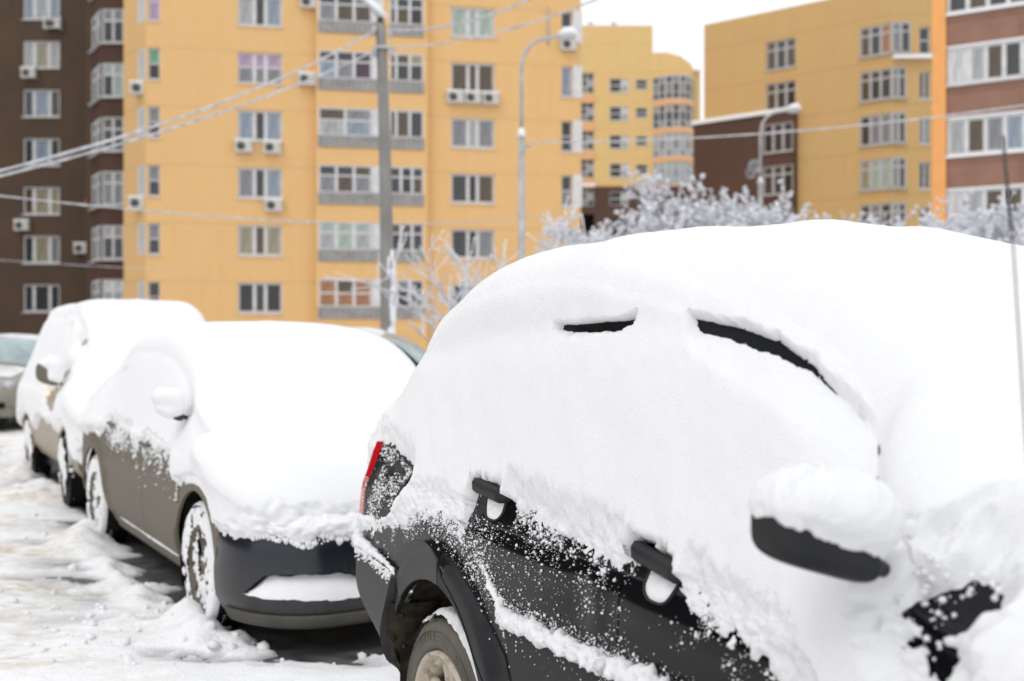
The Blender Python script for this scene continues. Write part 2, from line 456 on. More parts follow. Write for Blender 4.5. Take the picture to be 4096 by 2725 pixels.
mg, ng, bgd = mat_new('ground_snow')
def _ground():
    n, b = ng, bgd
    b.inputs['Roughness'].default_value = .8; b.inputs['Specular IOR Level'].default_value = .15
    tc = n.nodes.new('ShaderNodeTexCoord')
    sp = n.nodes.new('ShaderNodeSeparateXYZ'); n.links.new(tc.outputs['Object'], sp.inputs[0])
    def noise(scale, det, lo, hi, st=(1, 1, 1)):
        mp = n.nodes.new('ShaderNodeMapping'); mp.inputs['Scale'].default_value = st
        n.links.new(tc.outputs['Object'], mp.inputs[0])
        t = n.nodes.new('ShaderNodeTexNoise'); t.inputs['Scale'].default_value = scale; t.inputs['Detail'].default_value = det
        n.links.new(mp.outputs[0], t.inputs['Vector'])
        r = n.nodes.new('ShaderNodeMapRange'); r.inputs[1].default_value = lo; r.inputs[2].default_value = hi
        n.links.new(t.outputs[0], r.inputs[0]); return r.outputs[0]
    def mul(a, c):
        q = n.nodes.new('ShaderNodeMath'); q.operation = 'MULTIPLY'
        for i, s_ in enumerate((a, c)):
            if isinstance(s_, float): q.inputs[i].default_value = s_
            else: n.links.new(s_, q.inputs[i])
        return q.outputs[0]
    # the driven lane lies left of the line x = -1.0 - 0.33*y
    ln = n.nodes.new('ShaderNodeMath'); ln.operation = 'MULTIPLY_ADD'; ln.inputs[1].default_value = .36
    n.links.new(sp.outputs[1], ln.inputs[0]); n.links.new(sp.outputs[0], ln.inputs[2])
    lane = n.nodes.new('ShaderNodeMapRange'); lane.inputs[1].default_value = .35; lane.inputs[2].default_value = -.55
    n.links.new(ln.outputs[0], lane.inputs[0])
    d1 = mul(mul(noise(.9, 6, .42, .66, (1, 1.8, 1)), noise(9, 6, .38, .62, (1, 1.6, 1))), lane.outputs[0])
    d2 = mul(noise(34, 3, .66, .74), lane.outputs[0])
    mx = n.nodes.new('ShaderNodeMix'); mx.data_type = 'RGBA'
    mx.inputs['A'].default_value = (.88, .885, .90, 1); mx.inputs['B'].default_value = (.58, .49, .36, 1)
    n.links.new(mul(d1, .95), mx.inputs['Factor'])
    mx2 = n.nodes.new('ShaderNodeMix'); mx2.data_type = 'RGBA'
    mx2.inputs['B'].default_value = (.30, .22, .13, 1)
    n.links.new(mx.outputs['Result'], mx2.inputs['A']); n.links.new(mul(d2, .75), mx2.inputs['Factor'])
    # grey slush where the snow is thin
    sl_ = n.nodes.new('ShaderNodeMapRange'); sl_.inputs[1].default_value = .030; sl_.inputs[2].default_value = .0
    n.links.new(sp.outputs[2], sl_.inputs[0])
    mx3 = n.nodes.new('ShaderNodeMix'); mx3.data_type = 'RGBA'
    mx3.inputs['B'].default_value = (.34, .34, .345, 1)
    n.links.new(mx2.outputs['Result'], mx3.inputs['A']); n.links.new(mul(sl_.outputs[0], .8), mx3.inputs['Factor'])
    n.links.new(mx3.outputs['Result'], b.inputs['Base Color'])
    t2 = n.nodes.new('ShaderNodeTexNoise'); t2.inputs['Scale'].default_value = 45; t2.inputs['Detail'].default_value = 6
    n.links.new(tc.outputs['Object'], t2.inputs['Vector'])
    bp = n.nodes.new('ShaderNodeBump'); bp.inputs['Distance'].default_value = .012; bp.inputs['Strength'].default_value = .8
    n.links.new(t2.outputs[0], bp.inputs['Height']); n.links.new(bp.outputs[0], b.inputs['Normal'])
_ground()
M['asphalt'] = mat('asphalt', (.060, .060, .062), .45, col2=(.17, .168, .165), scale=5, detail=8, bump=.004, bscale=120, thr=(.4, .75), rough2=.75, stretch=(1, 2.2, 1))

xs = np.concatenate([[-420, -200, -100, -60, -40, -28, -20, -16, -13, -11, -9.5], np.arange(-8.6, 2.6, .028), [3.2, 4, 6, 9, 14, 20, 30, 50, 90, 200, 420]])
ys = np.concatenate([[-60, -30, -15, -8, -3, 0, 2, 3.5], np.arange(4.6, 9.2, .026), np.arange(9.2, 17, .055), [18, 20, 23, 27, 32, 38, 45, 55, 70, 90, 130, 200, 400, 800]])
sheet('ground', xs, ys, snow_height, mg, kind='structure', label='trampled white snow over the parking lane')
sheet('road', np.array([-419, 419.]), np.array([-59, 799.]), lambda X, Y: X*0, M['asphalt'], kind='structure', label='wet dark asphalt showing through worn snow')

# ---------------------------------------------------------------- buildings (root frame: x along the facade, y into the building, z up)
def wall_mesh(a0, a1, z0, z1, rects, y=0.0, depth=.16, step=None):
    xa = sorted(set([a0, a1] + [r for q in rects for r in q[:2]]))
    za = sorted(set([z0, z1] + [r for q in rects for r in q[2:4]]))
    v, f = [], []
    def quad(p): b = len(v); v.extend(p); f.append([b, b+1, b+2, b+3])
    for i in range(len(xa)-1):
        for j in range(len(za)-1):
            cx, cz = (xa[i]+xa[i+1])/2, (za[j]+za[j+1])/2
            if cx < a0 or cx > a1 or cz < z0 or cz > z1: continue
            if any(q[0] < cx < q[1] and q[2] < cz < q[3] for q in rects): continue
            quad([(xa[i], y, za[j]), (xa[i+1], y, za[j]), (xa[i+1], y, za[j+1]), (xa[i], y, za[j+1])])
    for (p, q, r, s) in [k[:4] for k in rects]:
        for (A, B) in (((p, r), (q, r)), ((q, r), (q, s)), ((q, s), (p, s)), ((p, s), (p, r))):
            quad([(A[0], y, A[1]), (B[0], y, B[1]), (B[0], y+depth, B[1]), (A[0], y+depth, A[1])])
    return v, f, False

_pane_cache, _frame_cache = {}, {}
def pane_mesh(kind):
    if kind not in _pane_cache:
        me = to_mesh('pane_'+kind, [(0, 0, 0), (1, 0, 0), (1, .012, 0), (0, .012, 0), (0, 0, 1), (1, 0, 1), (1, .012, 1), (0, .012, 1)],
                     [(0, 1, 5, 4), (1, 2, 6, 5), (2, 3, 7, 6), (3, 0, 4, 7), (4, 5, 6, 7), (0, 3, 2, 1)], False)
        me.materials.append(M['p_'+kind]); _pane_cache[kind] = me
    return _pane_cache[kind]

def window(root, a, z, w, h, cols, rows, panes, y=.12, fw=.10, mull=.16, frame='white_frame', sill=True, name='window', rotz=0, off=(0, 0)):
    """frame with its own bars; every pane is its own piece. cols, rows: relative sizes (rows bottom to top)"""
    key = (round(w, 2), round(h, 2), tuple(cols), tuple(rows), fw, mull, frame, sill)
    cw = [(w-2*fw-mull*(len(cols)-1))*c/sum(cols) for c in cols]
    rh = [(h-2*fw-fw*(len(rows)-1))*r/sum(rows) for r in rows]
    if key not in _frame_cache:
        b = MB()
        b.box(0, w, 0, .07, 0, fw); b.box(0, w, 0, .07, h-fw, h)
        b.box(0, fw, .001, .069, fw, h-fw); b.box(w-fw, w, .001, .069, fw, h-fw)
        x = fw
        for i in range(len(cols)-1):
            x += cw[i]; b.box(x, x+mull, -.004, .066, fw, h-fw); x += mull
        zz = fw
        for j in range(len(rows)-1):
            zz += rh[j]; b.box(fw, w-fw, .006, .060, zz, zz+fw); zz += fw
        if sill: b.box(-.06, w+.06, -.20, .0, -.07, -.012)
        me = to_mesh('frame', b.v, b.f, False); me.materials.append(M[frame]); _frame_cache[key] = me
    o = obj(name, _frame_cache[key], None, root, loc=(a, y, z), rotz=rotz)
    k = 0; zz = fw
    for j in range(len(rows)):
        x = fw
        for i in range(len(cols)):
            kd = panes[k % len(panes)]; k += 1
            obj('pane', pane_mesh(kd), None, o, loc=(x, .03, zz), scale=(cw[i], 1, rh[j]))
            x += cw[i] + mull
        zz += rh[j] + fw
    return o

_ac = None
def air_con(root, a, z, y=0, s=1.0):
    global _ac
    if _ac is None:
        b = MB().box(-.42, .42, -.36, -.04, 0, .56); b.box(-.40, -.34, -.04, .02, -.06, .5); b.box(.34, .40, -.04, .02, -.06, .5)
        me = to_mesh('air_conditioner', b.v, b.f, False); me.materials.append(M['ac_body'])
        f = MB().lathe([(-.365, .001), (-.372, .05), (-.368, .20), (-.36, .205)], 18); f2 = to_mesh('fan', [(x-.12, y_, z_+.28) for x, y_, z_ in f.v], f.f)
        f2.materials.append(M['ac_fan'])
        sn = to_mesh('snow_cap', MB().box(-.43, .43, -.37, -.03, .56, .63).v, MB().box(0, 1, 0, 1, 0, 1).f, False); sn.materials.append(M['snow_far'])
        _ac = (me, f2, sn)
    o = obj('air_conditioner', _ac[0], None, root, loc=(a, y, z), scale=(s, s, s))
    obj('fan', _ac[1], None, o); obj('snow_cap', _ac[2], None, o)
    return o

rs = random.Random(11)
ZS = [3.0 + 2.83*k for k in range(7)]

# ---- long yellow block
Yr = thing('yellow_apartment_block', 'long yellow brick apartment block with stacked glazed balconies and white windows', 'apartment building', (-17.72, 52.3, 0), math.atan2(3.9, 21.22))
rects = []
for k, z in enumerate(ZS):
    rects += [(.10, .66, z, z+1.5), (4.31, 6.46, z, z+1.5), (14.86, 17.12, z, z+1.5), (20.62, 21.20, z-.02, z+1.55)]
obj('wall', wall_mesh(0, 8.1, 0, 24, [r for r in rects if r[1] < 8]), M['yellow'], Yr)
obj('wall', wall_mesh(13.62, 21.62, 0, 24, [r for r in rects if r[0] > 14]), M['yellow'], Yr)
bay = []
for z in ZS: bay += [(8.22, 11.42, z-.28, z+1.68), (11.72, 13.42, z-.28, z+1.68)]
obj('balcony_wall', wall_mesh(8.1, 13.62, 0, 24, bay, y=-.45, depth=.5), M['yellow'], Yr)
obj('balcony_side', MB().box(8.1, 8.13, -.449, -.01, 0, 24).box(13.59, 13.62, -.449, -.01, 0, 24).out(), M['yellow'], Yr)
# canted left end
b = MB(); fl = wall_mesh(0, 2.39, 0, 24, [(1.55, 2.33, z, z+1.5) for z in ZS])
ang = math.atan2(-1.97, 1.35)
fo = obj('canted_wall', (fl[0], fl[1], False), M['yellow'], Yr, loc=(-1.35, 1.97, 0), rotz=ang)
obj('end_wall', MB().box(21.62, 21.66, 0, 14, 0, 24).box(-1.36, 21.6, 13.96, 14, 0, 24).out(), M['yellow'], Yr)
obj('roof', MB().box(-1.3, 21.6, .2, 13.9, 23.7, 23.9).out(), M['snow_far'], Yr)
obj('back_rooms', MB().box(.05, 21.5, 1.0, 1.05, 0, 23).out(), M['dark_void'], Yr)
T = ['dark', 'grey', 'pale', 'cream', 'brown', 'deep']
col1 = [['deep', 'dark', 'deep'], ['cream', 'brown', 'cream'], ['grey', 'dark', 'blue'], ['blue', 'dark', 'blue'], ['lilac', 'blue', 'lilac'], ['pale', 'dark', 'blue'], ['pale', 'dark', 'grey']]
col3 = [['deep', 'dark', 'dark'], ['dark', 'deep', 'grey'], ['dark', 'deep', 'brown'], ['grey', 'pale', 'grey'], ['brown', 'brown', 'brown'], ['mint', 'mint', 'mint'], ['grey', 'dark', 'grey']]
for k, z in enumerate(ZS):
    if k == 4:
        window(Yr, 4.31, z, 2.15, 1.5, [1.05, .62, 1.05], [1.15, 1], ['grey', 'grey', 'grey', 'lilac', 'lilac', 'lilac'], fw=.07)
    else:
        window(Yr, 4.31, z, 2.15, 1.5, [1.05, .62, 1.05], [1], col1[k])
    window(Yr, 14.86, z, 2.26, 1.5, [1.05, .50, 1.05], [1], col3[k])
    window(Yr, .10, z, .56, 1.5, [1], [1, 1] if k != 5 else [2, 1], (['green', 'green'] if k == 99 else [['dark', 'dark'], ['dark', 'grey'], ['dark', 'grey'], ['dark', 'grey'], ['deep', 'green'], ['lilac', 'lilac'], ['dark', 'dark']][k]), fw=.06)
    window(Yr, 20.62, z-.02, .58, 1.57, [1], [1] if k == 4 else [1, 1], [['dark', 'dark'], ['grey', 'grey'], ['grey', 'dark'], ['dark', 'deep'], ['blue'], ['dark', 'dark'], ['dark', 'dark']][k], fw=.06)
    obj('end_panel', MB().box(21.22, 21.72, -.05, .6, z-.08, z+1.6).out(), M['white_frame'], Yr)
    # window of the canted end, seen at a slant
    wx, wy = -1.35 + 1.55*math.cos(ang), 1.97 + 1.55*math.sin(ang)
    window(Yr, wx-.06*math.sin(ang)*0, z, .78, 1.5, [1], [1], ['white'], y=wy, fw=.09, rotz=ang, sill=False)
    # balconies
    lp = [['terracotta', 'terracotta', 'terracotta', 'terracotta', 'brown', 'terracotta'], ['pale', 'mint', 'pale', 'mint', 'mint', 'mint'], ['grey', 'brown', 'grey', 'dark', 'dark', 'brown'],
          ['pale', 'blue', 'brown', 'grey', 'grey', 'brown'], ['blue', 'grey', 'plum', 'plum', 'dark', 'plum'], ['grey', 'brown', 'brown', 'dark', 'dark', 'grey'], ['dark', 'grey', 'dark', 'dark', 'dark', 'dark']][k]
    rows = [1.0, .55] if k not in (3,) else [1.0, .75]
    window(Yr, 8.22, z+.30, 2.62, 1.38, [1, 1, 1] if k != 3 else [1.5, 1.5], rows if k != 0 else [.8, .8], lp, y=-.43, fw=.08, mull=.13, sill=False, name='balcony_window')
    obj('blank_panel', MB().box(10.86, 11.42, -.44, -.39, z+.30, z+1.68).out(), M['white_frame'], Yr)
    window(Yr, 11.72, z+.30, 1.70, 1.38, [.35, 1, 1] if k not in (2, 1) else [.7, .7, .7], rows if k != 3 else [1], [['brown', 'dark', 'dark', 'brown', 'grey', 'dark'], ['deep', 'dark', 'dark', 'brown', 'brown', 'dark'], ['dark', 'deep', 'brown', 'dark', 'deep', 'dark'],
           ['brown', 'brown', 'dark'], ['brown', 'dark', 'dark', 'brown', 'brown', 'cream'], ['dark', 'brown', 'deep', 'grey', 'dark', 'dark'], ['dark', 'dark', 'dark']][k], y=-.43, fw=.08, mull=.13, sill=False, name='balcony_window')
    for (x0, x1) in ((8.20, 11.44), (11.70, 13.44)):
        g = MB()
        g.box(x0, x1, -.50, -.47, z-.22, z+.27)
        o = obj('balcony_panel', g.out(), M['grey_panel'], Yr)
        r_ = MB().box(x0, x1, -.53, -.505, z+.27, z+.31).box(x0, x1, -.53, -.505, z-.26, z-.22)
        xx = x0
        while xx < x1-.02:
            r_.box(xx, xx+.03, -.527, -.508, z-.22, z+.27); xx += .27
        obj('railing', r_.out(), M['grey_frame'], o)
for (a, z) in [(4.62, 11.49-.62), (5.98, 11.49-.64), (6.05, 8.66-.66), (7.66, 14.32-.05), (7.74, 17.15+.95), (-.35, 14.32-.7), (-.42, 8.66-.62), (15.05, 14.32-.62), (15.95, 14.32-.62), (16.88, 14.32-.62), (20.95, 17.15-.50)]:
    air_con(Yr, a, z, y=(0 if a > 0 else .55))
pt = MB().tube([(19.9, -.05, 16.9), (19.9, -.05, 18.9)], .05, 6)
obj('drain_pipe', pt.out(True), M['grey_frame'], Yr)

# ---- dark brown block on the left
Br = thing('brown_apartment_block', 'dark brown brick apartment block with a pale glazed corner bay', 'apartment building', (-42, 62.7, 0))
ZB = [3.30+2.83*k for k in range(7)]
x0 = 42-28.38
obj('wall', wall_mesh(0, 42-23.5, 0, 25, [(x0, x0+2.14, z, z+1.6) for z in ZB] + [(x0-9, x0-6.9, z, z+1.6) for z in ZB]), M['brown'], Br)
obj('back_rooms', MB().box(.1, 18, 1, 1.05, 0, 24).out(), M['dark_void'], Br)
obj('roof', MB().box(0, 21.6, .3, 13, 24.9, 25.1).out(), M['snow_far'], Br)
bp_ = [['dark', 'dark', 'dark'], ['dark', 'cream', 'grey'], ['brown', 'cream', 'cream'], ['dark', 'blue', 'dark'], ['dark', 'blue', 'dark'], ['pale', 'cream', 'pale'], ['blue', 'pale', 'blue']]
for k, z in enumerate(ZB):
    window(Br, x0, z, 2.14, 1.6, [.62, 1.1, .62] if k not in (5, 6) else [.7, 1, .7], [1], bp_[k], fw=.10, mull=.17)
    window(Br, x0-9, z, 2.14, 1.6, [.62, 1.1, .62], [1], bp_[(k+3) % 7], fw=.10, mull=.17)
# unseen wing along the left, added to darken reflections in the SUV's flank
obj('added_wing_wall', MB().box(-12, 0, -.001, .3, 0, 25).box(-12.3, -12, -75, -.002, 0, 25).out(), M['brown'], Br)
wi = 0
for yy_ in np.arange(-72, -4, 5.2):
    for k in range(7):
        obj('added_wing_window', MB().box(-12.0, -11.97, yy_, yy_+2.1, ZB[k], ZB[k]+1.6).out(), M['p_dark'], Br)
# bay: canted pane then front
bx = 42-22.76
caL = math.hypot(1.28, 2.0); ca = math.atan2(-2.0, 1.28)
obj('bay_cheek', MB().box(bx-.3, bx, -4.19, -.01, 0, 25).out(), M['brown'], Br)
ZG = [3.05+2.83*k for k in range(7)]
ob = obj('bay_wall', wall_mesh(0, caL, 0, 25, [(.12, caL-.05, z, z+1.80) for z in ZG]), M['brown2'], Br, loc=(bx, -4.2, 0), rotz=ca)
bx2 = 42-21.48
obj('bay_wall', wall_mesh(bx2, bx2+1.30, 0, 25, [(bx2+.05, bx2+1.20, z, z+1.80) for z in ZG], y=-6.2), M['brown2'], Br)
for k, z in enumerate(ZG):
    ps = [['pale', 'pale', 'white', 'white'], ['dark', 'dark', 'pale', 'cream'], ['grey', 'grey', 'grey', 'grey'], ['dark', 'dark', 'brown', 'deep'], ['deep', 'mint', 'mint', 'mint'], ['deep', 'deep', 'grey', 'grey'], ['dark', 'grey', 'dark', 'grey']][k]
    window(Br, bx2+.05, z, 1.15, 1.80, [1, 1], [1.5, .7], ps, y=-6.15, fw=.10, mull=.12, sill=True, name='balcony_window')
    window(Br, bx+.12*math.cos(ca), z, caL-.17, 1.80, [1, 1], [1.5, .7], ['grey', 'pale'], y=-4.2+.12*math.sin(ca)-.0, fw=.12, mull=.16, rotz=ca, sill=True, name='balcony_window')
for (a, z, y) in [(x0+1.9, 17.45+2.5-.1, 0), (x0+.45, 17.45-.63, 0), (x0+1.75, 20.28-.63, 0), (x0+.05, 8.96-.95, 0), (x0+3.5, 6.13+.55, 0)]:
    air_con(Br, a, z if z < 18.5 else 20.28-.62, y)
obj('red_alarm_box', MB().box(x0+3.72, x0+4.02, -.3, -.02, 8.96+.35, 8.96+.9).out(), M['red_box'], Br)

# ---- far pale-yellow block between the others
Fr = thing('far_apartment_block', 'far pale yellow block with stepped roofline and curved orange-banded balconies', 'apartment building', (6.0, 108, 0))
wl = []
for k in range(6):
    z = 26.45-2.83*k
    wl += [(9.75-6.0, 11.68-6.0, z, z+1.4), (12.37-6, 13.54-6, z+.32, z+1.28)]
    wl += [(.85, 2.2, z-.1, z+1.95)]
up = [r for r in wl if r[2] > 17.2]; lo = [r for r in wl if r[2] < 17.2]
obj('wall', wall_mesh(0, 8.06, 17.0, 33.1, up), M['far_yellow'], Fr)
obj('lower_wall', wall_mesh(-.1, 8.06, 0, 16.99, lo, y=-.15), M['brown2'], Fr)
obj('roof', MB().box(0, 8.06, .01, 14, 33.0, 33.15).box(8.07, 12.9, .01, 14, 28.7, 28.8).out(), M['snow_far'], Fr)
obj('parapet_step', MB().box(8.0, 8.06, .01, 14, 28, 33.08).out(), M['far_yellow'], Fr)
# curved bay: plan arc
arc = [(8.07, 0.0), (9.2, -.9), (10.6, -1.25), (11.8, -.6), (12.3, .8)]
tops = [30.4, 30.2, 29.75, 29.1, 28.9]
def strip_wall(pts, z0, z1):
    v, f = [], []
    for i in range(len(pts)-1):
        b_ = len(v)
        za, zb = (z1, z1) if not hasattr(z1, '__len__') else (z1[i], z1[i+1])
        v += [(pts[i][0], pts[i][1], z0), (pts[i+1][0], pts[i+1][1], z0), (pts[i+1][0], pts[i+1][1], zb), (pts[i][0], pts[i][1], za)]
        f.append([b_, b_+1, b_+2, b_+3])
    return v, f, False
obj('bay_wall', strip_wall(arc, 27.9, tops), M['far_yellow'], Fr)
obj('bay_wall', strip_wall([(x, y-.02) for x, y in arc], 14.0, 16.9), M['brown2'], Fr)
obj('side_wall', MB().box(12.3, 12.95, .8, 14, 0, 28.9).out(), M['far_yellow'], Fr)
for k in range(5):
    z = 25.55-2.83*k
    if k < 4:
        obj('orange_band', strip_wall(arc, z-.62, z), M['far_orange'], Fr)
        obj('orange_band', MB().box(.8, 2.25, -.12, -.02, z+.75-.95, z+.75-.1).out(), M['far_orange'], Fr)
    for i in range(4):
        p, q = arc[i], arc[i+1]; L = math.hypot(q[0]-p[0], q[1]-p[1]); a_ = math.atan2(q[1]-p[1], q[0]-p[0])
        window(Fr, p[0], z, L, 2.32, [1, 1] if i < 3 else [1], [.8, 1.3, .8], [['brown', 'dark', 'grey'], ['dark', 'cream', 'dark'], ['grey', 'pale', 'pale'], ['blue', 'mint', 'pale'], ['dark', 'dark', 'grey']][k], y=p[1], fw=.10, mull=.14, rotz=a_, sill=False, name='balcony_window', frame='grey_frame')
    z = 26.45-2.83*k
    window(Fr, 3.75, z, 1.93, 1.4, [1.35, .8], [1, 1], ['deep', 'pale', 'deep', 'white'], fw=.09, mull=.1)
    window(Fr, 6.37, z+.32, 1.17, .96, [1], [1, 1], ['dark', 'deep'], fw=.08)
    window(Fr, .85, z-.1, 1.35, 2.05, [1, 1], [1, 1, 1], ['grey', 'dark', 'brown', 'pale', 'dark', 'dark'], fw=.10, mull=.12, frame='grey_frame', sill=False)
for (x, z) in [(2.0, 33.1), (4.4, 33.1)]:
    obj('roof_vent', MB().box(x-.5, x+.5, 2, 3, z, z+.5).box(x-.25, x+.25, 2.2, 2.8, z+.5, z+1.0).out(), M['grey_frame'], Fr)
obj('ledge', MB().box(-.1, 2.3, -.5, -.16, 17.0, 17.25).out(), M['snow_far'], Fr)
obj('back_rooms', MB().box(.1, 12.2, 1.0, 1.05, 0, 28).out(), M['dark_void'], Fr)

# ---- ochre block, angled
Or = thing('ochre_apartment_block', 'ochre brick block angled away with brown lower corner and snowy ledge', 'apartment building', (13.56, 76.3, 0), math.atan2(-.6338, .7735))
ZA = [19.90-2.83*k for k in range(7)]
ra = [(4.72, 6.90, z, z+1.95) for z in ZA if z > 0]; rb = [(11.23, 13.24, z-.2, z+1.72) for z in ZA if z > 0]
obj('wall', wall_mesh(-.0, 13.3, 0, 23.91, [r for r in ra if r[2] > 17.0] + rb, depth=.2), M['ochre'], Or)
obj('lower_wall', wall_mesh(-.6, 7.0, 0, 16.85, [r for r in ra if r[2] < 17.0], y=-.45, depth=.5), M['brown2'], Or)
obj('lower_wall_side', MB().box(6.99, 7.02, -.449, -.01, 0, 16.85).out(), M['brown2'], Or)
obj('ledge', MB().box(-.65, 7.1, -.62, -.002, 16.86, 17.12).out(), M['snow_far'], Or)
obj('roof', MB().box(0, 13.2, .1, 12, 23.8, 23.93).out(), M['snow_far'], Or)
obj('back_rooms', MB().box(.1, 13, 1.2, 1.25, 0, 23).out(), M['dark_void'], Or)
an = math.atan2(.6338, .7735)
fc = wall_mesh(0, 6, 0, 23.91, [(1.72, 2.42, z-.25, z+1.45) for z in ZA if z > 0] )
obj('turned_wall', (fc[0], fc[1], False), M['ochre'], Or, loc=(13.3, 0, 0), rotz=an)
for k, z in enumerate(ZA):
    if z < 0: continue
    kA = [['brown', 'dark', 'brown'], ['brown', 'dark', 'deep'], ['deep', 'dark', 'dark'], ['dark', 'dark', 'deep']][k % 4]
    window(Or, 4.72, z, 2.18, 1.95, [1, 1, 1], [1.45, .55], kA*2, y=.1 if z > 17 else -.38, fw=.11, mull=.16, frame='grey_frame')
    kB = [['brown', 'dark', 'terracotta'], ['brown', 'dark', 'dark'], ['dark', 'grey', 'grey'], ['cream', 'mint', 'mint'], ['brown', 'grey', 'dark'], ['dark', 'dark', 'dark']][k % 6]
    window(Or, 11.23, z-.2, 2.06, 1.92, [1, 1, 1], [1.45, .5], kB*2, y=.05, fw=.12, mull=.16, frame='grey_frame')
    window(Or, 13.32, z-.2, .9 if k else 1.2, 1.92, [1, 1], [1.45, .5], ['grey', 'dark'], y=-.06, fw=.10, mull=.12, rotz=an, frame='grey_frame', name='corner_window')
    ca_, sa_ = math.cos(an), math.sin(an)
    window(Or, 13.3+1.72*ca_-.12*sa_, z-.25, .70, 1.70, [1] if k == 0 else [1, 1], [1, 1] if k == 0 else [1], [['dark', 'dark'], ['brown', 'brown'], ['grey', 'grey'], ['dark', 'brown'], ['dark', 'dark']][k % 5], y=1.72*sa_+.12*ca_, fw=.08, mull=.08, rotz=an)
obj('corner_ledge', MB().box(0, 2.6, -.5, -.05, 19.30, 19.48).out(), M['snow_far'], Or, loc=(13.3, 0, 0), rotz=an)

# ---- reddish-brown balcony block at the right edge
Rr = thing('rust_balcony_block', 'reddish-brown panel block with long white balcony glazing and an orange edge', 'apartment building', (17.7, 44, 0), math.atan2(-.53, .848))
ZE = [6.2+2.88*k for k in range(5)]
obj('orange_pilaster', MB().box(-.52, 0, -.25, 6, 0, 22).out(), M['orange'], Rr)
for k in range(5):
    z = ZE[k]
    pn = MB().box(.01, 9, -.10, .3, z-1.30 if k else 0, z-.05)
    o = obj('balcony_panel', pn.out(), M['rust_panel'], Rr)
    obj('panel_rim', MB().box(.04, 9, -.14, -.105, z-.30, z-.22).box(2.74, 2.78, -.14, -.105, (z-1.28 if k else 0), z-.31).out(), M['rust_panel'], o)
    obj('window_board', MB().box(.01, 9, -.24, .0, z-.05, z+.04).out(), M['snow_far' if k != 2 else 'white_frame'], Rr)
    obj('head_board', MB().box(.01, 9, -.18, .0, z+1.52, z+1.58).out(), M['snow_far'], Rr)
    lay = [([.9, 1, 1, 1, .8, 1, 1], ['white', 'pale', 'brown', 'brown', 'white', 'grey', 'pale']), ([1, 1, 1, 1, .8, 1, 1], ['pale', 'brown', 'grey', 'blue', 'white', 'pale', 'grey']),
           ([1.2, .8, .9, .9, .9, 1, 1], ['white', 'pale', 'brown', 'dark', 'white', 'grey', 'pale']), ([1, 1, 1, 1, .3, 1, 1], ['dark', 'brown', 'dark', 'dark', 'white', 'dark', 'grey']), ([1]*7, ['dark', 'grey'])][k]
    window(Rr, .03, z+.04, 4.9, 1.48, lay[0], [1], lay[1], y=-.08, fw=.11, mull=.17, sill=False, name='balcony_window')
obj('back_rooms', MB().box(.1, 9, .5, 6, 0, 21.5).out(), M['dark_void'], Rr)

# ---------------------------------------------------------------- poles, lamps, cables
P = thing('utility_pole', 'tall grey concrete pole carrying snow-covered cables', 'utility pole', (-2.29, 20.0, 0))
obj('shaft', MB().tube([(0, 0, -.1), (-.02, 0, 3), (-.07, 0, 5.5), (-.14, 0, 7.50)], [.145, .13, .112, .095], 14).out(True), M['concrete'], P)
obj('cap', MB().tube([(-.14, 0, 7.5), (-.15, 0, 7.62)], [.08, .05], 10).out(True), M['black_plastic'], P)
obj('bracket_arm', MB().tube([(-.10, 0, 7.52), (-.30, -.02, 7.78), (-.55, -.05, 8.02), (-1.1, -.1, 8.15)], .035, 8).out(True), M['galv'], P)
sb = MB(); 
for (p, q, r_) in [((-.02, -.02, 7.62), (-.42, -.05, 7.96), .062), ((-.42, -.05, 7.97), (-1.1, -.1, 8.20), .05)]:
    sb.tube([p, tuple((p[i]+q[i])/2+(0, 0, .01)[i] for i in range(3)), q], [r_*.5, r_, r_*.7], 8)
obj('snow_on_arm', sb.out(True), M['snow_far'], P)
for (x, z) in [(.05, 7.38), (-.25, 7.42), (.06, 7.02), (-.24, 7.02)]:
    obj('insulator', MB().tube([(x, -.10, z), (x, -.1, z-.16)], [.05, .035], 8).out(True), M['grey_frame'], P)
obj('crossband', MB().box(-.27, .10, -.13, .13, 7.02, 7.07).out(), M['galv'], P)
rngp = np.random.default_rng(3)
pv = []
for i in range(80):
    t = rngp.uniform(0, 1); z = .8+2.4*t**1.6; a = rngp.normal(-.75, .28)
    rr_ = .14-.01*z/3
    pv.append((rr_*math.cos(a)-.01*z/3, rr_*math.sin(a), z))
V_, F_ = blobs(np.array(pv), rngp.uniform(.018, .045, len(pv)), rngp)
V_ = V_.reshape(-1, 12, 3); V_[..., 2] = np.array(pv)[:, None, 2] + (V_[..., 2]-np.array(pv)[:, None, 2])*4.5; V_ = V_.reshape(-1, 3)
obj('snow_on_shaft', (V_, F_), M['snow_far'], P, kind='stuff')

def px(x, y, D): return Vector(((x-1178)/2488*D, D, 1.64+(784-y)/2488*D))
def cable(name, pts, r, label, sag=0.0, n=22):
    p = [Vector(q) for q in pts]
    out = []
    for i in range(len(p)-1):
        for k in range(n):
            t = k/n
            q = p[i].lerp(p[i+1], t); q.z -= sag*4*t*(1-t)
            out.append(q)
    out.append(p[-1])
    rr_ = [r*(1+.14*math.sin(i*1.7)+.12*rs.uniform(-1, 1)) for i in range(len(out))]
    return obj(name, MB().tube(out, rr_, 7).out(True), M['cable'], None, label, 'cable', 'snow-coated overhead cables')
A = Vector((-2.50, 19.9, 7.36)); Bq = Vector((-2.52, 19.9, 6.98)); A2 = Vector((-2.22, 19.9, 7.36)); B2 = Vector((-2.25, 19.9, 7.02))
cable('overhead_cable', [A, (-5.4, 11.0, 3.32)], .019, 'upper snow-coated cable running from the pole top down to the left', .22)
cable('overhead_cable', [Bq, (-5.5, 11.1, 3.27)], .017, 'lower snow-coated cable from the pole to the left, under the thickest one', .16)
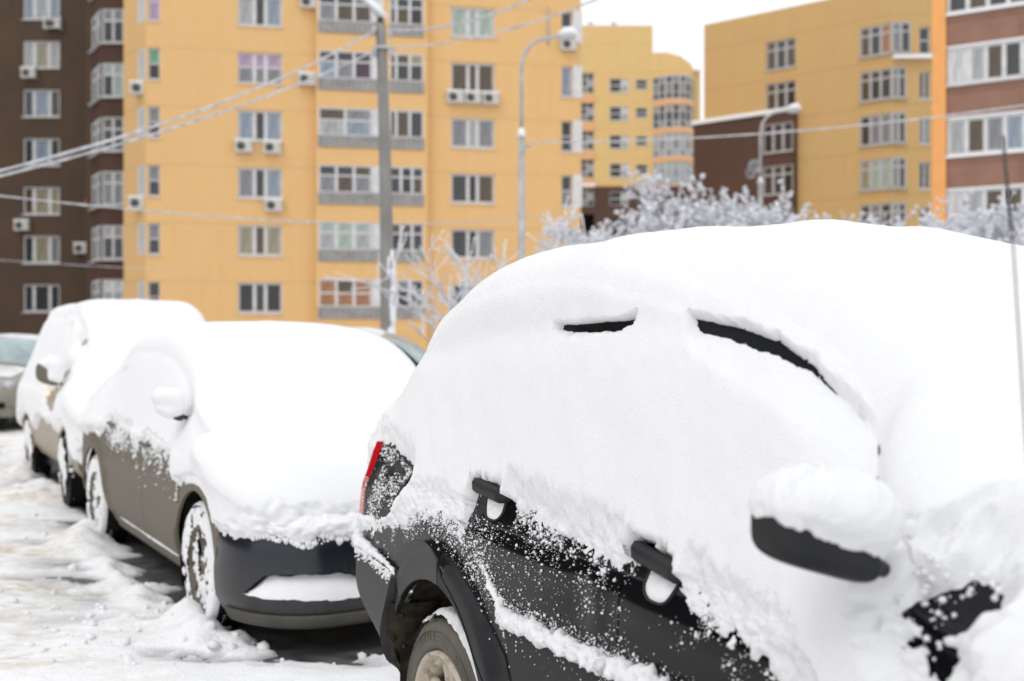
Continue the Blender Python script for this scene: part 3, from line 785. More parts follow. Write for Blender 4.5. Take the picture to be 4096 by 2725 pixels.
cable('overhead_cable', [A2, (1.2, 15.5, 7.05)], .021, 'snow-coated cable from the pole top rising to the right', .28)
cable('overhead_cable', [B2, (2.2, 17.0, 7.4)], .017, 'thin cable below the pole top rising to the right', .25)
cable('overhead_cable', [(-8.4, 16.0, 3.88), (-2.35, 24.0, 4.22), (3.2, 60.0, 8.8)], .016, 'low cable crossing the yellow and brown facades behind the pole', .12)
cable('overhead_cable', [(.42, 25.0, 6.22), (12.1, 24.2, 7.0)], .020, 'snow-coated cable from the street lamp to the right edge', .22)
cable('overhead_cable', [(-20, 40.0, 4.7), (-12.6, 40, 4.25)], .012, 'faint thin cable low on the dark brown facade', .03)

def street_lamp(loc, s, label, extras):
    L = thing('street_lamp', label, 'street lamp', loc, 0, 'curved-arm street lamps')
    m = MB().tube([(0, 0, -.1), (0, 0, 6.4*s)], [.095*s, .075*s], 12)
    obj('post', m.out(True), M['galv'], L)
    arc_ = [(0, 0, 6.4), (0, 0, 7.9), (.05, 0, 8.22), (.20, 0, 8.48), (.42, 0, 8.60), (.95, 0, 8.70)]
    obj('arm', MB().tube([(x*s, y, z*s) for x, y, z in arc_], [.045*s]*6, 10).out(True), M['galv'], L)
    obj('collar', MB().tube([(0, 0, 6.35*s), (0, 0, 6.55*s)], [.105*s, .06*s], 12).out(True), M['snow_far'], L)
    h = MB().tube([(.80*s, 0, 8.66*s), (.98*s, 0, 8.68*s), (1.15*s, 0, 8.70*s), (1.26*s, 0, 8.68*s)], [.04*s, .10*s, .12*s, .05*s], 12)
    obj('lamp_head', h.out(True), M['grey_frame'], L)
    h = MB().tube([(.86*s, 0, 8.73*s), (1.0*s, 0, 8.78*s), (1.16*s, 0, 8.79*s), (1.28*s, 0, 8.73*s)], [.04*s, .10*s, .12*s, .05*s], 12)
    obj('snow_cap', h.out(True), M['snow_far'], L)
    if extras:
        obj('bracket', MB().tube([(0, 0, 6.1*s), (.22*s, 0, 6.14*s)], .03, 8).out(True), M['galv'], L)
    else:
        o = obj('loudspeaker', MB().lathe([(0, .03), (-.1, .06), (-.3, .26), (-.34, .27), (-.30, .24)], 14).out(True), M['grey_frame'], L, loc=(-.3, -.05, 8.35))
        obj('loudspeaker', MB().lathe([(0, .03), (-.1, .06), (-.3, .2), (-.34, .22), (-.30, .2)], 14).out(True), M['grey_frame'], L, loc=(-.45, -.05, 8.1))
    return L
street_lamp((.22, 25, 0), 1.0, 'slim street lamp with curved arm beside the yellow block', True)
street_lamp((9.65, 42, 0), 1.22, 'distant street lamp with loudspeakers before the ochre block', False)

# ---------------------------------------------------------------- snow-laden trees
def tree(name, label, cat, base, height, spread, seed, nlimb=7, depth=4, lean=(0, 0), thick=.07, snow_r=.020, up=.55, tip=1.0):
    rg = random.Random(seed)
    T_ = thing(name, label, cat, base)
    wood, twig, sn = MB(), MB(), MB()
    tipsP, tipsR = [], []
    def grow(p, d, L, r, lev):
        n = 4
        pts = [p.copy()]; q = p.copy(); dd = d.copy()
        for i in range(n):
            dd = (dd + Vector((rg.uniform(-.22, .22), rg.uniform(-.22, .22), rg.uniform(-.10, .14)))).normalized()
            q = q + dd*L/n; pts.append(q.copy())
        rad = [r*(1-.55*i/n) for i in range(n+1)]
        (wood if lev < 2 else twig).tube(pts, rad, 6 if lev < 2 else 3, cap=False)
        if abs(d.z) < .93 or lev >= 2:
            sr = snow_r*(1.15 if lev < 2 else .9)
            sn.tube([x+Vector((0, 0, rad[i]*.6+sr*.4)) for i, x in enumerate(pts)], [(sr+rad[i]*.45)*(.7+.6*rg.random()) for i in range(n+1)], 4, cap=False)
        if lev >= depth:
            tipsP.append(tuple(pts[-1])); tipsR.append(snow_r*rg.uniform(1.1, 2.3)*tip)
            tipsP.append(tuple(pts[2])); tipsR.append(snow_r*rg.uniform(1.0, 1.9)*tip)
            return
        k = rg.choice([3, 3, 4]) if lev < depth-1 else rg.choice([3, 4, 5])
        for j in range(k):
            t = rg.uniform(.35, 1.0); i = min(n-1, int(t*n)); pp = pts[i].lerp(pts[i+1], t*n-i)
            s_ = Vector((rg.uniform(-1, 1), rg.uniform(-1, 1), rg.uniform(-.35, .9))).normalized()
            nd = (dd*.75+s_*.85).normalized()
            grow(pp, nd, L*rg.uniform(.5, .72), r*.5, lev+1)
    th = height*.28
    trunk_pts = [Vector((0, 0, -.05)), Vector((lean[0]*.3, lean[1]*.3, th*.6)), Vector((lean[0], lean[1], th))]
    wood.tube(trunk_pts, [thick*1.25, thick, thick*.9], 8)
    for i in range(nlimb):
        a = 2*math.pi*(i+rg.uniform(-.3, .3))/nlimb
        d = Vector((math.cos(a)*spread, math.sin(a)*spread, up+rg.uniform(-.1, .45))).normalized()
        grow(trunk_pts[-1]-Vector((0, 0, rg.uniform(0, th*.4))), d, height*.42*rg.uniform(.8, 1.1), thick*.55, 1)
    obj('trunk', wood.out(True), M['bark'], T_)
    obj('twigs', twig.out(True), M['bark'], T_, kind='stuff')
    obj('snow_on_branches', sn.out(True), M['snow_twig'], T_, kind='stuff')
    V, F = blobs(np.array(tipsP), np.array(tipsR), np.random.default_rng(seed))
    obj('snow_clumps', (V, F), M['snow_twig'], T_, kind='stuff')
    return T_
tree('bare_tree', 'sparse bare tree with long snowy branches before the yellow facade', 'tree', (.30, 15.5, 0), 4.15, 1.0, 5, nlimb=10, depth=4, thick=.045, snow_r=.0095, up=.48)
tree('snowy_tree', 'snow-laden tree thickest in front of the brown lower corner', 'tree', (6.0, 30.5, 0), 6.0, .62, 8, nlimb=15, depth=5, snow_r=.014, up=.75, thick=.1, tip=2.6)
tree('snowy_tree', 'snow-laden tree before the far pale block, left of the densest one', 'tree', (3.75, 29.5, 0), 5.45, .85, 12, nlimb=15, depth=5, snow_r=.014, up=.6, thick=.09, tip=2.6)
tree('snowy_tree', 'small snow-laden tree beside the distant lamp and brown windows', 'tree', (7.7, 31.5, 0), 5.6, .6, 21, nlimb=12, depth=5, snow_r=.014, up=.65, thick=.08, tip=2.4)
tree('snowy_tree', 'snow-laden tree before the reddish-brown balcony block', 'tree', (13.0, 28.0, 0), 6.3, .75, 33, nlimb=16, depth=5, snow_r=.014, up=.6, thick=.1, tip=2.6)
tree('snowy_shrub', 'thin snowy shrub tips under the ochre wall', 'shrub', (9.6, 29.5, 0), 4.9, .4, 45, nlimb=4, depth=4, snow_r=.016, up=.9, thick=.05)

# ---------------------------------------------------------------- cars
# local frame: x = heading from the reference wheel forward, y = to the car's left, right side at -W, z up
class Shape:
    def __init__(s, W, hw, zr, ze, zb=1.06, z0=.30, side_in=.0, tumble=.15, cab=None, flare=(), crease=None, lower_in=None):
        s.W, s.hw, s.zr, s.ze, s.zb, s.z0, s.tumble, s.flare, s.crease, s.cab = W, hw, zr, ze, zb, z0, tumble, flare, crease, cab
        s.lower_in = lower_in or (lambda q: np.zeros_like(np.asarray(q, float)))
        s.NI = 10
        sa = np.linspace(*s.hw_range(), 500) if False else None
    def hw_range(s): return 0, 1
    def ctrl(s, S):
        S = np.asarray(S, float)
        hw, zr, ze = s.hw(S), s.zr(S), s.ze(S)
        zb = np.minimum(s.zb(S) if callable(s.zb) else s.zb, ze-.10)
        z0 = s.z0(S) if callable(s.z0) else s.z0 + 0*S
        li = s.lower_in(S)
        cab = sstep(ze, zb+.12, zb+.45)
        y = [hw-.07-li, hw-.02-li*.4, hw+0*S, hw-.003, hw-.018,
             hw-.035-.012*cab, hw-s.tumble*cab-.03-.03*(1-cab), hw-(s.tumble+.09)*cab-.10*(1-cab), hw-.46*cab-.34*(1-cab), 0*S]
        zt = ze-.055*cab-.015*(1-cab)
        zbu = np.minimum(zb+.06, (zb+zt)/2+.0)
        z = [z0, z0+(zb-z0)*.18, z0+(zb-z0)*.45, z0+(zb-z0)*.72, zb,
             zbu, zt, ze, ze+.62*(zr-ze), zr]
        y = [np.clip(q, 0, None) for q in y]
        return np.stack(y, -1), np.stack(z, -1)
    def half(s, S, u):
        """u in knot index units 0..9 -> arrays (len S, len u) of y (positive outward) and z"""
        Yc, Zc = s.ctrl(S)
        idx = np.arange(10.0)
        Y = np.stack([pchip(idx, Yc[i], u) for i in range(len(S))])
        Z = np.stack([pchip(idx, Zc[i], u) for i in range(len(S))])
        return Y, Z
    def bulge(s, X, Z):
        """wheel-arch lips and pressed lines, outward offset of the flank"""
        b = np.zeros(np.broadcast(X, Z).shape)
        for (cx, cz, r0, r1, h) in s.flare:
            r = np.hypot(X-cx, Z-cz)
            b = b + h*(1-sstep(r, (r0+r1)/2, r1))*sstep(Z, .2, .4)
        if s.crease is not None: b = b + s.crease(X, Z)
        return b
    def table(s, s0, s1, n=420):
        s.ts = np.linspace(s0, s1, n)
        s.uq = np.linspace(0, 7, 140)
        Y, Z = s.half(s.ts, s.uq)
        s.tz = np.linspace(.1, 1.8, 340)
        s.tab = np.stack([np.interp(s.tz, Z[i], Y[i]) for i in range(n)])
    def side(s, X, Z):
        """outward distance of the flank at (x, z)"""
        X = np.asarray(X, float); Z = np.asarray(Z, float)
        fx = np.clip((X-s.ts[0])/(s.ts[1]-s.ts[0]), 0, len(s.ts)-1.001); fz = np.clip((Z-s.tz[0])/(s.tz[1]-s.tz[0]), 0, len(s.tz)-1.001)
        i, j = fx.astype(int), fz.astype(int); a, b = fx-i, fz-j
        t = s.tab
        return (1-a)*(1-b)*t[i, j]+a*(1-b)*t[i+1, j]+(1-a)*b*t[i, j+1]+a*b*t[i+1, j+1] + s.bulge(X, Z)

def shell(sh, S, u, thick=None, side_sign=(-1,)):
    """grid over x positions S and section knots u; returns P (nS, nu, 3) of the right side"""
    Y, Z = sh.half(S, u)
    X = np.repeat(S[:, None], len(u), 1)
    Y = Y + sh.bulge(X, Z)*(u[None] < 5)
    return np.stack([X, -Y, Z], -1)

def full_section(sh, S, ur, ul):
    """right side from sill to roof centre, then down the left side"""
    Pr = shell(sh, S, ur)
    Pl = shell(sh, S, ul)[:, ::-1][:, 1:]
    Pl = Pl * np.array([1, -1, 1])
    return np.concatenate([Pr, Pl], 1)

def fill_panel(sh, outline, step=.02, off=.0, fold=.02, holes=(), mapf=None):
    """body panel bounded by an outline in (x, z) on the right flank, edges folded inwards"""
    def resample(o):
        out = []
        for i in range(len(o)):
            p, q = np.array(o[i], float), np.array(o[(i+1) % len(o)], float)
            n = max(1, int(np.linalg.norm(q-p)/step))
            for k in range(n): out.append(tuple(p+(q-p)*k/n))
        return out
    rings = [resample(outline)] + [resample(h_) for h_ in holes]
    pts, edges = [], []
    for r_ in rings:
        b0 = len(pts); pts += r_
        edges += [(b0+i, b0+(i+1) % len(r_)) for i in range(len(r_))]
    xs_ = [p[0] for p in rings[0]]; zs_ = [p[1] for p in rings[0]]
    gx, gz = np.meshgrid(np.arange(min(xs_)+step/2, max(xs_), step), np.arange(min(zs_)+step/2, max(zs_), step))
    q = np.stack([gx.ravel(), gz.ravel()], -1)
    def inside(q, poly):
        c = np.zeros(len(q), bool); n = len(poly)
        for i in range(n):
            (x1, y1), (x2, y2) = poly[i], poly[(i+1) % n]
            if y1 == y2: continue
            cond = ((y1 > q[:, 1]) != (y2 > q[:, 1])) & (q[:, 0] < (x2-x1)*(q[:, 1]-y1)/(y2-y1)+x1)
            c ^= cond
        return c
    m = inside(q, rings[0])
    for r_ in rings[1:]: m &= ~inside(q, r_)
    B = np.array(pts)
    d = np.min(np.linalg.norm(q[:, None, :]-B[None, ::1, :], axis=-1), axis=1)
    q = q[m & (d > step*.45)]
    allp = [Vector((float(a), float(b))) for a, b in pts] + [Vector((float(a), float(b))) for a, b in q]
    vv, ee, ff, ov, oe, of = delaunay_2d_cdt(allp, edges, [], 0, 1e-5)
    V2 = np.array([(p.x, p.y) for p in vv])
    cent = np.array([[np.mean([V2[i][0] for i in f]), np.mean([V2[i][1] for i in f])] for f in ff])
    keep = inside(cent, rings[0])
    for r_ in rings[1:]: keep &= ~inside(cent, r_)
    F = [list(f) for f, k in zip(ff, keep) if k]
    if mapf is None:
        mapf = lambda a, b_, o_: np.stack([a, -(sh.side(a, b_)+o_), b_], -1)
    V = [tuple(p) for p in mapf(V2[:, 0], V2[:, 1], off)]
    W_ = mapf(V2[:, 0], V2[:, 1], off-fold)
    cnt = {}
    for f in F:
        for i in range(len(f)):
            e = (f[i], f[(i+1) % len(f)]); cnt[e] = 1
    bd = [e for e in cnt if (e[1], e[0]) not in cnt]
    mp = {}
    n0 = len(V)
    for e in bd:
        for a in e:
            if a not in mp:
                mp[a] = len(V); V.append(tuple(W_[a]))
    F2 = [[e[1], e[0], mp[e[0]], mp[e[1]]] for e in bd]
    return V, F+F2, bd, n0

def panel(name, sh, outline, m, parent, step=.02, off=0, fold=.02, holes=(), label=None, mapf=None):
    V, F, bd, n0 = fill_panel(sh, outline, step, off, fold, holes, mapf)
    o = obj(name, (V, F, True), m, parent, label)
    sharp = set((min(e), max(e)) for e in bd)
    me = o.data
    for e in me.edges:
        k = (min(e.vertices), max(e.vertices))
        if k in sharp: e.use_edge_sharp = True
    return o

def arc_pts(cx, cz, r, a0, a1, n=24, ex=1.0):
    return [(cx+r*ex*math.cos(R(a0+(a1-a0)*i/n)), cz+r*math.sin(R(a0+(a1-a0)*i/n))) for i in range(n+1)]

def snow_shell(sh, S, ur, ul, tfun, name, parent, m, cap_rear=True, cap_front=True, cull=-.004, lab=None):
    P = full_section(sh, S, ur, ul)
    N = grid_normals(P)
    for _ in range(10):
        N[1:-1] = (N[:-2]+2*N[1:-1]+N[2:])/4
        N[:, 1:-1] = (N[:, :-2]+2*N[:, 1:-1]+N[:, 2:])/4
    N /= np.linalg.norm(N, axis=-1, keepdims=True)+1e-9
    # outward = away from the axis
    cen = P.mean(axis=1, keepdims=True)
    sgn = np.sign((N*(P-cen)).sum(-1, keepdims=True)); sgn[sgn == 0] = 1
    N = N*np.where(np.median(sgn) > 0, 1, -1)
    U = np.concatenate([ur, ul[::-1][1:]+100])[None].repeat(len(S), 0)
    t = tfun(P, U); dz = 0
    if isinstance(t, tuple): t, dz = t
    Q = P + N*t[..., None]
    Q[..., 2] += dz
    # pile leans upward rather than outward on flat tops
    keep = ~((t[:-1, :-1] < cull) & (t[1:, :-1] < cull) & (t[:-1, 1:] < cull) & (t[1:, 1:] < cull))
    F = grid_faces(P.shape[0], P.shape[1], keep)
    V = Q.reshape(-1, 3)
    V, F = compact(V, F)
    return obj(name, (V, F), m, parent, lab), P, t, N

def wheel(parent, s, y, z, r, width, rim_r, tyre_m, rim_m, style, tread=True, steer=0, snow=None, name='wheel'):
    """wheel whose outer face looks to -y"""
    w = obj(name, None, None, parent, loc=(s, y, z), rotz=steer)
    hw = width
    prof = [(.012, rim_r), (-.006, rim_r+.012), (-.012, rim_r+.03), (-.010, r-.055), (-.002, r-.030), (.012, r-.012), (.03, r-.004), (hw*.5, r), (hw-.03, r-.004), (hw-.01, r-.014), (hw, r-.04), (hw-.01, rim_r+.03), (hw-.02, rim_r)]
    t = obj('tyre', MB().lathe(prof, 96).out(True), tyre_m, w)
    b = MB()
    for q in (r-.050, r-.064, rim_r+.035):
        b.lathe([(-.0095, q), (-.0135, q+.0015), (-.0095, q+.003)], 96)
    obj('sidewall_ribs', b.out(True), tyre_m, t, kind='stuff')
    if tread:
        b = MB(); nb = 66
        for i in range(nb):
            for j, (ya, yb) in enumerate(((.014, .05), (.057, .098), (.105, .147), (.154, hw-.018))):
                if yb > hw: continue
                a = 2*math.pi*(i+.25*(j % 2))/nb; da = 2*math.pi/nb*.40
                v = []
                for rr_ in (r-.008, r+.008):
                    for yy in (ya, yb):
                        for aa in (a-da, a+da):
                            v.append((rr_*math.cos(aa), yy, rr_*math.sin(aa)))
                b.add(v, [(0, 2, 3, 1), (4, 5, 7, 6), (0, 1, 5, 4), (2, 6, 7, 3), (0, 4, 6, 2), (1, 3, 7, 5)])
        obj('tread_blocks', b.out(), M['tread'], t, kind='stuff')
    # rim barrel and lip
    lip = [(.010, rim_r+.002), (-.012, rim_r-.002), (-.014, rim_r-.010), (-.004, rim_r-.018), (.018, rim_r-.024), (.03, rim_r-.035), (.13, rim_r-.05), (hw-.02, rim_r-.02)]
    rim = obj('rim', MB().lathe(lip, 72).out(True), rim_m, w)
    obj('brake', MB().lathe([(.085, .03), (.085, rim_r*.62), (.10, rim_r*.64), (.10, rim_r)], 40).out(True), M['mud_brown'], rim)
    b = MB()
    if style == 'suv':
        ns = 6
        for i in range(ns):
            a = 2*math.pi*(i+.08)/ns + math.pi/2
            rad = np.linspace(.05, rim_r-.018, 9)
            v, f = [], []
            for k, q in enumerate(rad):
                tt = (q-.05)/(rim_r-.07)
                half = .030+.010*tt+.028*max(0, tt-.6)
                yy = .012+.030*(1-tt)*0+.020*math.sin(tt*math.pi)*.6
                for (dx, dy) in ((-half, .028), (-half*.86, 0), (-half*.30, -.002), (-half*.24, .007), (half*.24, .007), (half*.30, -.002), (half*.86, 0), (half, .028)):
                    v.append((q*math.cos(a)-dx*math.sin(a), yy+dy, q*math.sin(a)+dx*math.cos(a)))
            for k in range(8):
                for j in range(7):
                    f.append((k*8+j, k*8+j+1, (k+1)*8+j+1, (k+1)*8+j))
            b.add(v, f)
        b.lathe([(.0, .001), (-.004, .03), (.0, .045), (.02, .058), (.045, .065)], 32)
        b.lathe([(.02, rim_r-.020), (.014, rim_r-.034), (.03, rim_r-.045), (.06, rim_r-.05)], 72)
        for i in range(6):
            a = 2*math.pi*(i+.5)/6
            b.tube([(.075*math.cos(a), .02, .075*math.sin(a)), (.075*math.cos(a), .06, .075*math.sin(a))], .012, 6)
        obj('spokes', b.out(True), rim_m, rim)
    else:
        ns = 5
        for i in range(ns):
            for sg in (-1, 1):
                a = 2*math.pi*(i+.35)/ns + sg*.13
                a2 = 2*math.pi*(i+.35)/ns + sg*.26
                p = [(.03*math.cos(a), .02, .03*math.sin(a)), (rim_r*.5*math.cos((a+a2)/2), .022, rim_r*.5*math.sin((a+a2)/2)), ((rim_r-.012)*math.cos(a2), .014, (rim_r-.012)*math.sin(a2))]
                b.tube(p, [.015, .011, .015], 6)
        b.lathe([(.008, .001), (.006, .032), (.02, .044), (.05, .055)], 24)
        obj('spokes', b.out(True), rim_m, rim)
    return w

rng = np.random.default_rng(5)
def lumpy(points, rads, n=14, seed=0, amp=.35, sub=6, squash=1.0):
    """lumpy roll of snow along a path"""
    P_ = [Vector(p) for p in points]
    pts, rr_ = [], []
    for i in range(len(P_)-1):
        for k in range(sub):
            t = k/sub; pts.append(P_[i].lerp(P_[i+1], t)); rr_.append(rads[i]*(1-t)+rads[i+1]*t)
    pts.append(P_[-1]); rr_.append(rads[-1])
    b = MB().tube(pts, rr_, n)
    v = np.array(b.v); c = np.repeat(np.array([tuple(p) for p in pts]), n, 0)
    c = c + .0
    d = v-c; l = np.linalg.norm(d, axis=1, keepdims=True)
    nz = (fbm(v[:, 0]*34, v[:, 1]*34, v[:, 2]*34, seed, 3)+.6*fbm(v[:, 0]*90, v[:, 1]*90, v[:, 2]*90, seed+5, 2))[:, None]
    v = c + d*(1+amp*nz)
    return v.tolist(), b.f, True

# ================= the near black SUV =================
def paint(name, col, dirt, z_lo, z_hi, rough=.12, sill_amt=1.0, seed=0, streak=True):
    """lacquer with a second colour growing towards the sill; road dirt on the saloon"""
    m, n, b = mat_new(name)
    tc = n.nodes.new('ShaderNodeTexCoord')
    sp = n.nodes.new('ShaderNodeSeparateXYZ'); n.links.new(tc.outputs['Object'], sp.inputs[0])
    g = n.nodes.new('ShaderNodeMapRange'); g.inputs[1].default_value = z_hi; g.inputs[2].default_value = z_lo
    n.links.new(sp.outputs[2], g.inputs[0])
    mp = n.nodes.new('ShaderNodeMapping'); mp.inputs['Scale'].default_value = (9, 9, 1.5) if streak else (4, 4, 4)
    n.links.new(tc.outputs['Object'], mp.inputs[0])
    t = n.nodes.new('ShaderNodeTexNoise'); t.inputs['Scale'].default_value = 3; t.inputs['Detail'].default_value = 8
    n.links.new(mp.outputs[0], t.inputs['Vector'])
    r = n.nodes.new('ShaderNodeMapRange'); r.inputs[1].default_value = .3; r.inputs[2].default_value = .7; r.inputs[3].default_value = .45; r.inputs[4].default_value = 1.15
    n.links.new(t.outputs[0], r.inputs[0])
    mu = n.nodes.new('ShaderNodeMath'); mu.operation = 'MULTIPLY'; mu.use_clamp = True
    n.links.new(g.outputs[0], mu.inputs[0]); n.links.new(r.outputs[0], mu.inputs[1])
    ma = n.nodes.new('ShaderNodeMath'); ma.operation = 'MULTIPLY'; ma.inputs[1].default_value = sill_amt
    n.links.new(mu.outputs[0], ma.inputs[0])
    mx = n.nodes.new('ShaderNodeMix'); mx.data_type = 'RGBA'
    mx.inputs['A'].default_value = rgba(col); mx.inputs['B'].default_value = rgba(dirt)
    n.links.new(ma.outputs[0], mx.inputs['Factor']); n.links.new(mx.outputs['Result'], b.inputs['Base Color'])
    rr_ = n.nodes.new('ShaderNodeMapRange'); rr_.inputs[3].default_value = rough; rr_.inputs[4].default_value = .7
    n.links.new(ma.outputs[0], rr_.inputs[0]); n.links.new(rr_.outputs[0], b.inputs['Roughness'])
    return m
M['suv_paint'] = paint('suv_paint', (.004, .0045, .006), (.036, .036, .039), .50, 1.0, rough=.13, sill_amt=.85)  # near-black lacquer, turning greyer towards the sill
M['suv_paint'].node_tree.nodes['Principled BSDF'].inputs['Specular IOR Level'].default_value = .2
M['bumper_grey'] = mat('bumper_grey', (.050, .051, .054), .45, col2=(.085, .084, .082), scale=5, thr=(.35, .75), rough2=.65, spec=.15, stretch=(1, 1, 2.5), bump=.0006, bscale=200)
M['suv_trim'] = mat('suv_trim', (.020, .021, .023), .45, col2=(.040, .040, .041), scale=6, thr=(.35, .75), rough2=.65, spec=.15)

suv = thing('black_suv', 'near black suv under thick snow, two door handles and rear wheel showing', 'suv', (FR_SUV[0][0], FR_SUV[0][1], 0), FR_SUV[1])
Ws = .93
def nose(W, s0, Rr, s1, Rf):
    def f(S):
        S = np.asarray(S, float)
        a = np.clip(S-(s0+Rr), None, 0); b = np.clip(S-(s1-Rf), 0, None)
        ra = Rr*.85 - .85*np.sqrt(np.clip(Rr**2-a**2, 0, None)); rb = Rf*.85 - .85*np.sqrt(np.clip(Rf**2-b**2, 0, None))
        return W - ra - rb
    return f
suv_sh = Shape(Ws, nose(Ws, -1.03, .26, 3.62, .5),
    keys((-1.03, 1.02), (-.95, 1.25), (-.66, 1.60), (-.36, 1.79), (.05, 1.885), (.7, 1.882), (1.1, 1.825), (1.4, 1.77), (1.65, 1.69), (2.0, 1.45), (2.3, 1.22), (3.0, 1.10), (3.4, .96), (3.62, .72)),
    keys((-1.03, .98), (-.95, 1.17), (-.66, 1.50), (-.36, 1.70), (.0, 1.785), (.6, 1.825), (1.1, 1.755), (1.42, 1.675), (1.6, 1.58), (1.76, 1.36), (1.95, 1.20), (2.4, 1.12), (3.0, 1.03), (3.4, .90), (3.62, .66)),
    zb=lkeys((-1.03, 1.06), (3.6, 1.06)), z0=lkeys((-1.03, .44), (-.6, .36), (0, .34), (3, .34)), tumble=.15,
    flare=((0.0, .42, .43, .56, .028), (2.62, .42, .43, .56, .028)),
    lower_in=lambda S: .16*(1-sstep(S, -1.0, -.35)))
def suv_crease(X, Z):
    dent = -.010*np.exp(-(((X-.93)/.16)**2+((Z-.985-.25*(X-.93))/.07)**2)) + .007*np.exp(-(((X-.98)/.05)**2+((Z-1.0)/.10)**2))
    waist = .010*np.exp(-((Z-1.04+.02*X)/.035)**2)
    mold_top = np.interp(X, [.50, 1.09, 1.7, 2.3], [.845, .862, .90, .92])
    slant = .50+(.845-Z)*.42
    md = .020*(1-sstep(Z-mold_top, -.006, .010))*sstep(X-slant, -.004, .014)*(1-sstep(X, 2.0, 2.1))*sstep(Z, .50, .56)
    bump = .022*(1-sstep(X+.335-(Z-.8)*.0, -.02, .0))*(1-sstep(Z-np.interp(X, [-1.0, -.335], [.842, .806]), -.012, .004))*0
    return dent*(X > -.2) + waist*sstep(X, -.1, .4)*0.6 + md + bump
suv_sh.crease = suv_crease
suv_sh.table(-1.03, 3.62)

# inner body shell under the panels: closed, slightly smaller
Sg = np.concatenate([-1.03+.26*(1-np.cos(np.linspace(0, math.pi/2, 16))), np.linspace(-.75, 3.1, 78), 3.12+.5*np.sin(np.linspace(0, math.pi/2, 14))])
ur0 = np.linspace(4.0, 9, 42); ul0 = np.linspace(0, 9, 34)
P = full_section(suv_sh, Sg, ur0, ul0)
F = grid_faces(P.shape[0], P.shape[1])
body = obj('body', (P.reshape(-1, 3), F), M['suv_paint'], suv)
def cap_mesh(P):   # rear and front closing faces
    n = P.shape[1]
    v = np.concatenate([P[0], P[-1]]); return v.tolist(), [list(range(n)), list(range(n, 2*n))[::-1]], False
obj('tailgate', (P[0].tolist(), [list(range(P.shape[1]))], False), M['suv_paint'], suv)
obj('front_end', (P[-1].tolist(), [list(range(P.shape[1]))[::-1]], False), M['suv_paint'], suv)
# flank inner skin (dark, seen only through the shut lines) with wheel openings
xs2 = np.linspace(-.80, 3.3, 150); zs2 = np.linspace(.30, 1.10, 34)
X2, Z2 = np.meshgrid(xs2, zs2)
Pf = np.stack([X2, -(suv_sh.side(X2, Z2)-.022), Z2], -1)
cx = (X2[:-1, :-1]+X2[1:, 1:])/2; cz = (Z2[:-1, :-1]+Z2[1:, 1:])/2
kp = (np.hypot(cx, cz-.42) > .47) & (np.hypot(cx-2.62, cz-.42) > .47) & (cz < suv_sh.ze(cx)-.07)
V, F = compact(Pf.reshape(-1, 3), grid_faces(len(zs2), len(xs2), kp))
obj('inner_skin', (V, F), M['trim_black'], suv)
# wheel housings: lined barrels
for cxx in (0.0, 2.62):
    obj('wheel_housing', MB().lathe([(-Ws+.03, .462), (-Ws+.42, .462), (-Ws+.42, .001)], 40, R(-35), R(215), (cxx, 0, .42)).out(True), M['mud_brown'], suv)
obj('floor_pan', MB().box(-.9, 3.4, -.80, .86, .34, .36).out(), M['dark_void'], suv)

ac = arc_pts(0, .42, .432, 8, 148, 30)          # wheel opening
shut = [(.019, 1.12), (.016, 1.037), (.022, .96), (.045, .915), (.085, .885), (.16, .85), (.233, .808), (.30, .752), (.345, .70), (.40, .655), (.445, .62), (.46, .50), (.47, .36)]
g = .003
q_out = [(-.335+.01, .805)] + [(x, z) for x, z in ac[::-1] if x > -.32 and x < .36][0:]
ac_r = [(x, z) for x, z in arc_pts(0, .42, .432, -5, 145, 30)]
# rear quarter: from bumper seam over the arch to the shut line
quarter = [(-1.0, .86), (-.86, .862), (-.60, .845), (-.352, .812)] + ac_r[::-1] + [(.445-g, .36)] + [(x-g, z) for x, z in shut[::-1][1:]] + [(.019-g, 1.10), (-1.0, 1.10)]
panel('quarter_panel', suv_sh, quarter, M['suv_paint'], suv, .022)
# broad matt lip round the arch
fo = []
lip_out = [(-.395, .838), (-.375, .875), (-.33, .915), (-.24, .948), (-.15, .957), (-.06, .949), (.03, .928)]
lip_poly = [(-.345, .818)] + [(x*1.0, z) for x, z in arc_pts(0, .42, .434, 133, 84, 12)] + [(.045, .852), (.035, .91)] + lip_out[::-1]
panel('arch_lip', suv_sh, lip_poly, M['bumper_grey'], suv, .02, off=.006, fold=.01)
lip2 = [(.048, .852)] + arc_pts(0, .42, .434, 82, -4, 16) + [(.458, .39)] + [(x-.008, z-.003) for x, z in shut[::-1] if .42 < z < .90] + [(.055, .905)]
panel('arch_lip', suv_sh, lip2, M['suv_trim'], suv, .02, off=.005, fold=.01)
# doors
rd = [(x+g, z) for x, z in shut] + [(1.091, .36), (1.091, 1.12)]
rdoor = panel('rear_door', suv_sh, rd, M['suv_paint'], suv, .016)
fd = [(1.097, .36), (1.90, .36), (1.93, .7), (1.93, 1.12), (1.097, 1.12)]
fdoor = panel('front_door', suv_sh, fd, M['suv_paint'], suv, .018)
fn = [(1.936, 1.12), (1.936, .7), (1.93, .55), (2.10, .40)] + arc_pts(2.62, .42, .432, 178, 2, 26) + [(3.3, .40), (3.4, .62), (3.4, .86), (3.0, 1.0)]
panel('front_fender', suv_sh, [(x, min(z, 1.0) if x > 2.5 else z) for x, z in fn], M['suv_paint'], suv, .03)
# matt lip continues on the door edge
dl = [(x+g+.001, z) for x, z in shut if z < .90] + [(.60, .36), (.56, .52), (.545, .66), (.50, .735), (.40, .80), (.28, .875), (.17, .925), (.10, .925)]
panel('door_arch_lip', suv_sh, dl, M['suv_trim'], rdoor, .02, off=.005, fold=.008)
